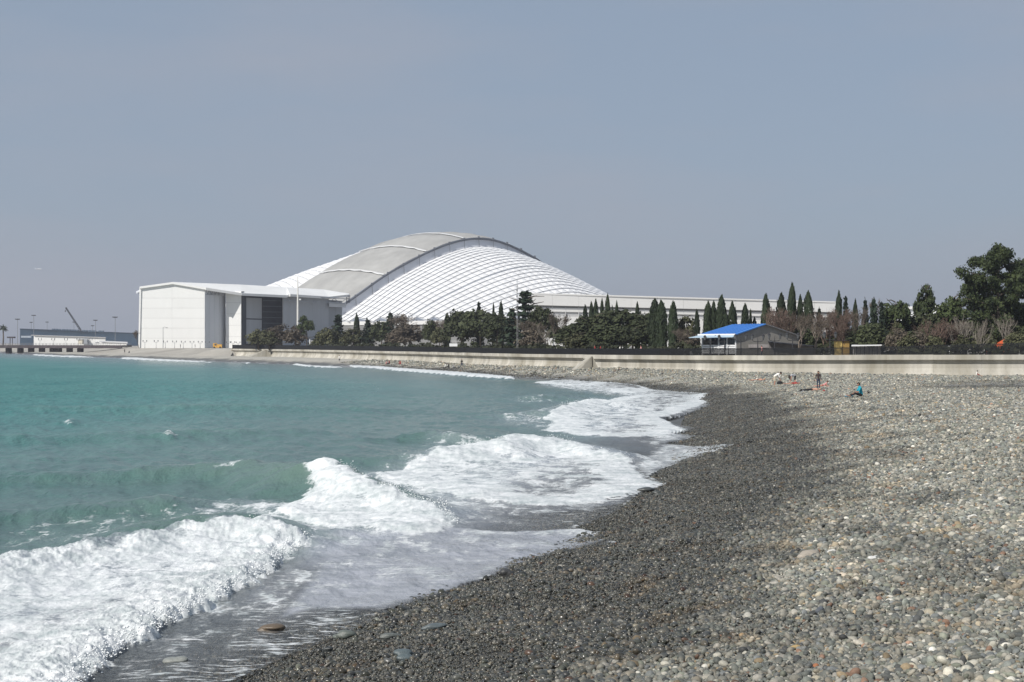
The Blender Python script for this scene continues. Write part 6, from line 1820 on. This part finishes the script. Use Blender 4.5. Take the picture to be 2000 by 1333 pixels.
def towel(label, px, py, w_, d_, m_, rz=0.0):
    p = ground(px, py); z = float(beach_z(np.array([p.x]), np.array([p.y]))[0]) + .03
    o = thing('beach_towel', label, 'towel', (p.x, p.y, z), 'towels on the beach', rz)
    r = np.random.default_rng(int(px)); nx, ny = 12, 6
    xs_, ys_ = np.meshgrid(np.linspace(-w_ / 2, w_ / 2, nx), np.linspace(-d_ / 2, d_ / 2, ny))
    zz = .03 + .02 * r.normal(0, 1, xs_.shape)
    idx = np.arange(nx * ny).reshape(ny, nx); q = np.stack([idx[:-1, :-1], idx[:-1, 1:], idx[1:, 1:], idx[1:, :-1]], -1).reshape(-1, 4)
    link('cloth', np_mesh('cloth', np.stack([xs_, ys_, zz], -1).reshape(-1, 3), q), o, m_)
towel('red towel under the flat sunbather', 1548, 752, 1.9, .75, red)
towel('dark towel under the sunbather farthest left', 1482, 745, 1.8, .7, cloth('maroon towel', (.13, .05, .05)))
towel('red and pink towel under the propped up child', 1604, 756, 1.7, .7, cloth('coral towel', (.34, .12, .10)))
towel('black mat under the person in dark trousers', 1583, 764.5, 1.9, .6, cloth('dark mat', (.03, .03, .035)))
towel('light blue towel at the feet of the man in turquoise', 1661, 776, .75, .45, cloth('light blue cloth', (.10, .32, .46)), .3)
def bag(label, px, py, c, s):
    p = ground(px, py); z = float(beach_z(np.array([p.x]), np.array([p.y]))[0])
    o = thing('beach_bag', label, 'bag', (p.x, p.y, z), 'bags on the beach')
    mb = MB(); mb.lathe((0, 0, 0), [(.16 * s, .01), (.23 * s, .08 * s), (.22 * s, .22 * s), (.12 * s, .32 * s), (.03, .33 * s)], 9, 1.3, .8); mb.build('sack', c, o, True)
    mb = MB(); mb.tube([(-.12 * s, 0, .3 * s), (-.06 * s, 0, .45 * s), (.06 * s, 0, .45 * s), (.12 * s, 0, .3 * s)], .015, 5); mb.build('handle', c, o)
bag('black bag held low beside the stooping person in white', 1523, 752, black, 1.1)
bag('small dark bag behind the man in turquoise', 1696, 770, black, .55)
bag('red bag lying in front of the propped up child', 1609, 766, red, .5)
# far beach
GFAR = 'tiny figures on the far beach'
for label, px, py, rz, J, c1_, c2_ in (
    ('lone dark figure standing upright on the far beach', 902, 719.5, FRONT, STAND, black, denim), ('figure sitting on the far beach, leftmost of four', 869, 719, RIGHT, SIT, white_c, black), ('figure sitting on the far beach, second from the left of four', 877, 719.6, LEFT, SIT, black, black),
    ('figure sitting on the far beach, third from the left of four', 885, 720, RIGHT, SIT, grey_c, black), ('figure lying beside the lone standing one on the far beach', 893, 720.4, RIGHT, LIE, black, black), ('red figure sitting alone near a pair on the far beach', 781.5, 713, FRONT, SIT, red, red),
    ('left figure of a reddish pair on the far beach', 754, 713, RIGHT, SIT, pink, black), ('right figure of a reddish pair on the far beach', 761, 713, LEFT, SIT, red, black), ('pale figure standing by the surf on the far beach', 663, 708.5, FRONT, STAND, white_c, black), ('figure lying near the pale standing one', 670, 709, RIGHT, LIE, black, black),
    ('left one of two dark figures by the pier end', 243.5, 690.5, FRONT, STAND, black, black), ('right one of two dark figures by the pier end', 252.5, 690, FRONT, SIT, black, denim)):
    p = ground(px, py)
    if px < 300: p = P(px, py, 545)
    person(label, p, rz, J, [(SLEEVE, 'shirt', c1_), (LEG, 'trousers', c2_)], 'short', HAIRD, SKIN, .05, False, 1.05, GFAR)
# on the promenade
GPR = 'people on the promenade'
for label, px, D, c1_, c2_ in (('left walker of a pair in red shirts behind the fence', 1162, 226, red, black), ('right walker of a pair in red shirts behind the fence', 1173, 226, red, denim), ('walker in white behind the fence right of the red pair', 1211, 222, white_c, black), ('walker in grey behind the fence', 1231, 221, grey_c, black),
                               ('walker in a pale top behind the fence below the cypresses', 1252, 220, pink, denim), ('walker in faded red behind the fence before the cafe', 1488, 193, pink, denim),
                               ('dark walker in front of the white hall', 352.5, 585, black, black), ('dark walker by the right lamps of the white hall', 381, 584, black, denim)):
    person(label, (XD(px, D), D, GROUND_Z), RIGHT if px % 2 else LEFT, STAND, [(TOP, 'shirt', c1_), (LEG, 'trousers', c2_)], 'short', HAIRD, SKIN, .05, False, 1.05, GPR)

# ================================================================== single stones that stand out
def stone(label, px, py, w_px, asp, flat, col, wet=0.0, seed=0, rz=0.0, sink=.25):
    p = ground(px, py); D = p.y; r0 = w_px / 2 / F * D * 1.03
    name = 'stone_%s' % label[:18]
    m, t, b = new_mat(name)
    tc = nn(t, 'ShaderNodeTexCoord'); q = nn(t, 'ShaderNodeTexNoise', Scale=3.0, Detail=8.0, Roughness=.7); t.links.new(tc.outputs['Object'], q.inputs['Vector'])
    t.links.new(mixc(t, mrange(t, q.outputs['Fac'], .3, .7), tuple(c * .72 for c in col), tuple(c * 1.2 for c in col)), b.inputs['Base Color'])
    b.inputs['Roughness'].default_value = .75 - .45 * wet
    bp = nn(t, 'ShaderNodeBump', Strength=.4, Distance=.03); t.links.new(q.outputs['Fac'], bp.inputs['Height']); t.links.new(bp.outputs['Normal'], b.inputs['Normal'])
    me = stone_mesh('stone', 300 + seed, 3, 1.5)
    o = link('stone', me, None, m); z = max(float(beach_z(np.array([p.x]), np.array([p.y]))[0]), p.z - .02) + (.03 if wet > .6 else 0)
    o.scale = (r0, r0 * asp, r0 * flat); o.rotation_euler = (random.uniform(-.1, .1), random.uniform(-.08, .08), rz); o.location = (p.x, p.y + r0 * asp * .4, z + r0 * flat * (1 - 2 * sink) * .6)
    tag(o, label, 'stone', 'large stones on the shingle')
for i, a in enumerate((
    ('pale pinkish boulder lying alone on the dry shingle', 1580, 1090, 46, .62, .42, (.36, .32, .265), 0), ('small white stone right of the pale boulder', 1625, 1080, 15, .7, .6, (.55, .54, .50), 0), ('brown wet stone washed by foam at the lower left', 530, 1235, 58, .55, .22, (.125, .095, .065), .8),
    ('grey green flat stone at the edge of the lower wash', 672, 1249, 46, .5, .34, (.12, .135, .12), .8), ('second grey green flat stone right of its like', 762, 1250, 40, .5, .30, (.12, .13, .12), .8), ('dark stone standing up at the edge of the lavender wash', 989, 1128, 24, .8, .75, (.05, .05, .05), .8),
    ('flat pale grey stone in the foam at the bottom left', 341, 1297, 44, .55, .34, (.24, .25, .23), .7), ('flat blue grey stone near the bottom edge of the wet shingle', 790, 1290, 44, .6, .40, (.10, .125, .13), .8), ('dark round stone under the brown one', 640, 1276, 22, .7, .5, (.04, .045, .045), .8),
    ('wet dark rock at the tip of the long foam wave', 1262, 962, 38, .6, .32, (.065, .07, .068), .9), ('smaller wet rock beside the one at the foam tip', 1284, 968, 22, .6, .36, (.07, .075, .07), .9), ('long bluish stone lying in the upper wet shingle', 846, 1232, 42, .45, .34, (.10, .12, .125), .8),
    ('bright white stone among grey ones at the right', 1856, 1168, 20, .7, .6, (.62, .61, .58), 0), ('white oval stone high on the right', 1900, 1012, 17, .7, .6, (.60, .59, .55), 0), ('white oval stone right of the pale boulder group', 1708, 1094, 19, .7, .6, (.60, .60, .58), 0),
    ('dark blue grey stone below the pale boulder', 1604, 1200, 20, .8, .8, (.09, .10, .115), .1), ('flat white stone above a dark one at the right edge', 1955, 1118, 26, .6, .4, (.50, .49, .45), 0), ('dark flat stone under the flat white one at the right edge', 1972, 1127, 26, .6, .4, (.11, .115, .12), 0),
    ('broad grey stone near the bottom right corner', 1775, 1302, 42, .7, .45, (.19, .20, .17), 0), ('broad greenish stone at the bottom of the dry shingle', 1690, 1262, 38, .6, .4, (.21, .215, .17), 0), ('rusty orange stone near the bottom', 1592, 1306, 16, .8, .7, (.32, .13, .06), 0), ('ochre stone at the middle bottom', 1553, 1270, 20, .7, .55, (.36, .26, .12), 0),
    ('brownish rock on the dark ridge line before the sea wall', 1893, 762, 12, .8, .7, (.20, .18, .15), 0), ('rounded dark rock on the right of the upper shingle', 1962, 917, 12, .9, .9, (.15, .12, .09), 0), ('brown heap of stone at the right foot of the sea wall', 1968, 742, 13, .8, .6, (.22, .19, .15), 0))):
    stone(*a, seed=i, rz=random.uniform(-.3, .3))

# ================================================================== sea air
hz = MB(); hz.box((0, 3600, 125), (9000, 7600, 270))
m = bpy.data.materials.new('sea haze'); m.use_nodes = True
t = m.node_tree; t.nodes.clear()
ho_ = t.nodes.new('ShaderNodeOutputMaterial'); hv = t.nodes.new('ShaderNodeVolumePrincipled')
hv.inputs['Color'].default_value = (.86, .88, .98, 1); hv.inputs['Density'].default_value = 0.00016
hv.inputs['Anisotropy'].default_value = .2
t.links.new(hv.outputs[0], ho_.inputs['Volume'])
tag(hz.build('haze', m), kind='stuff')
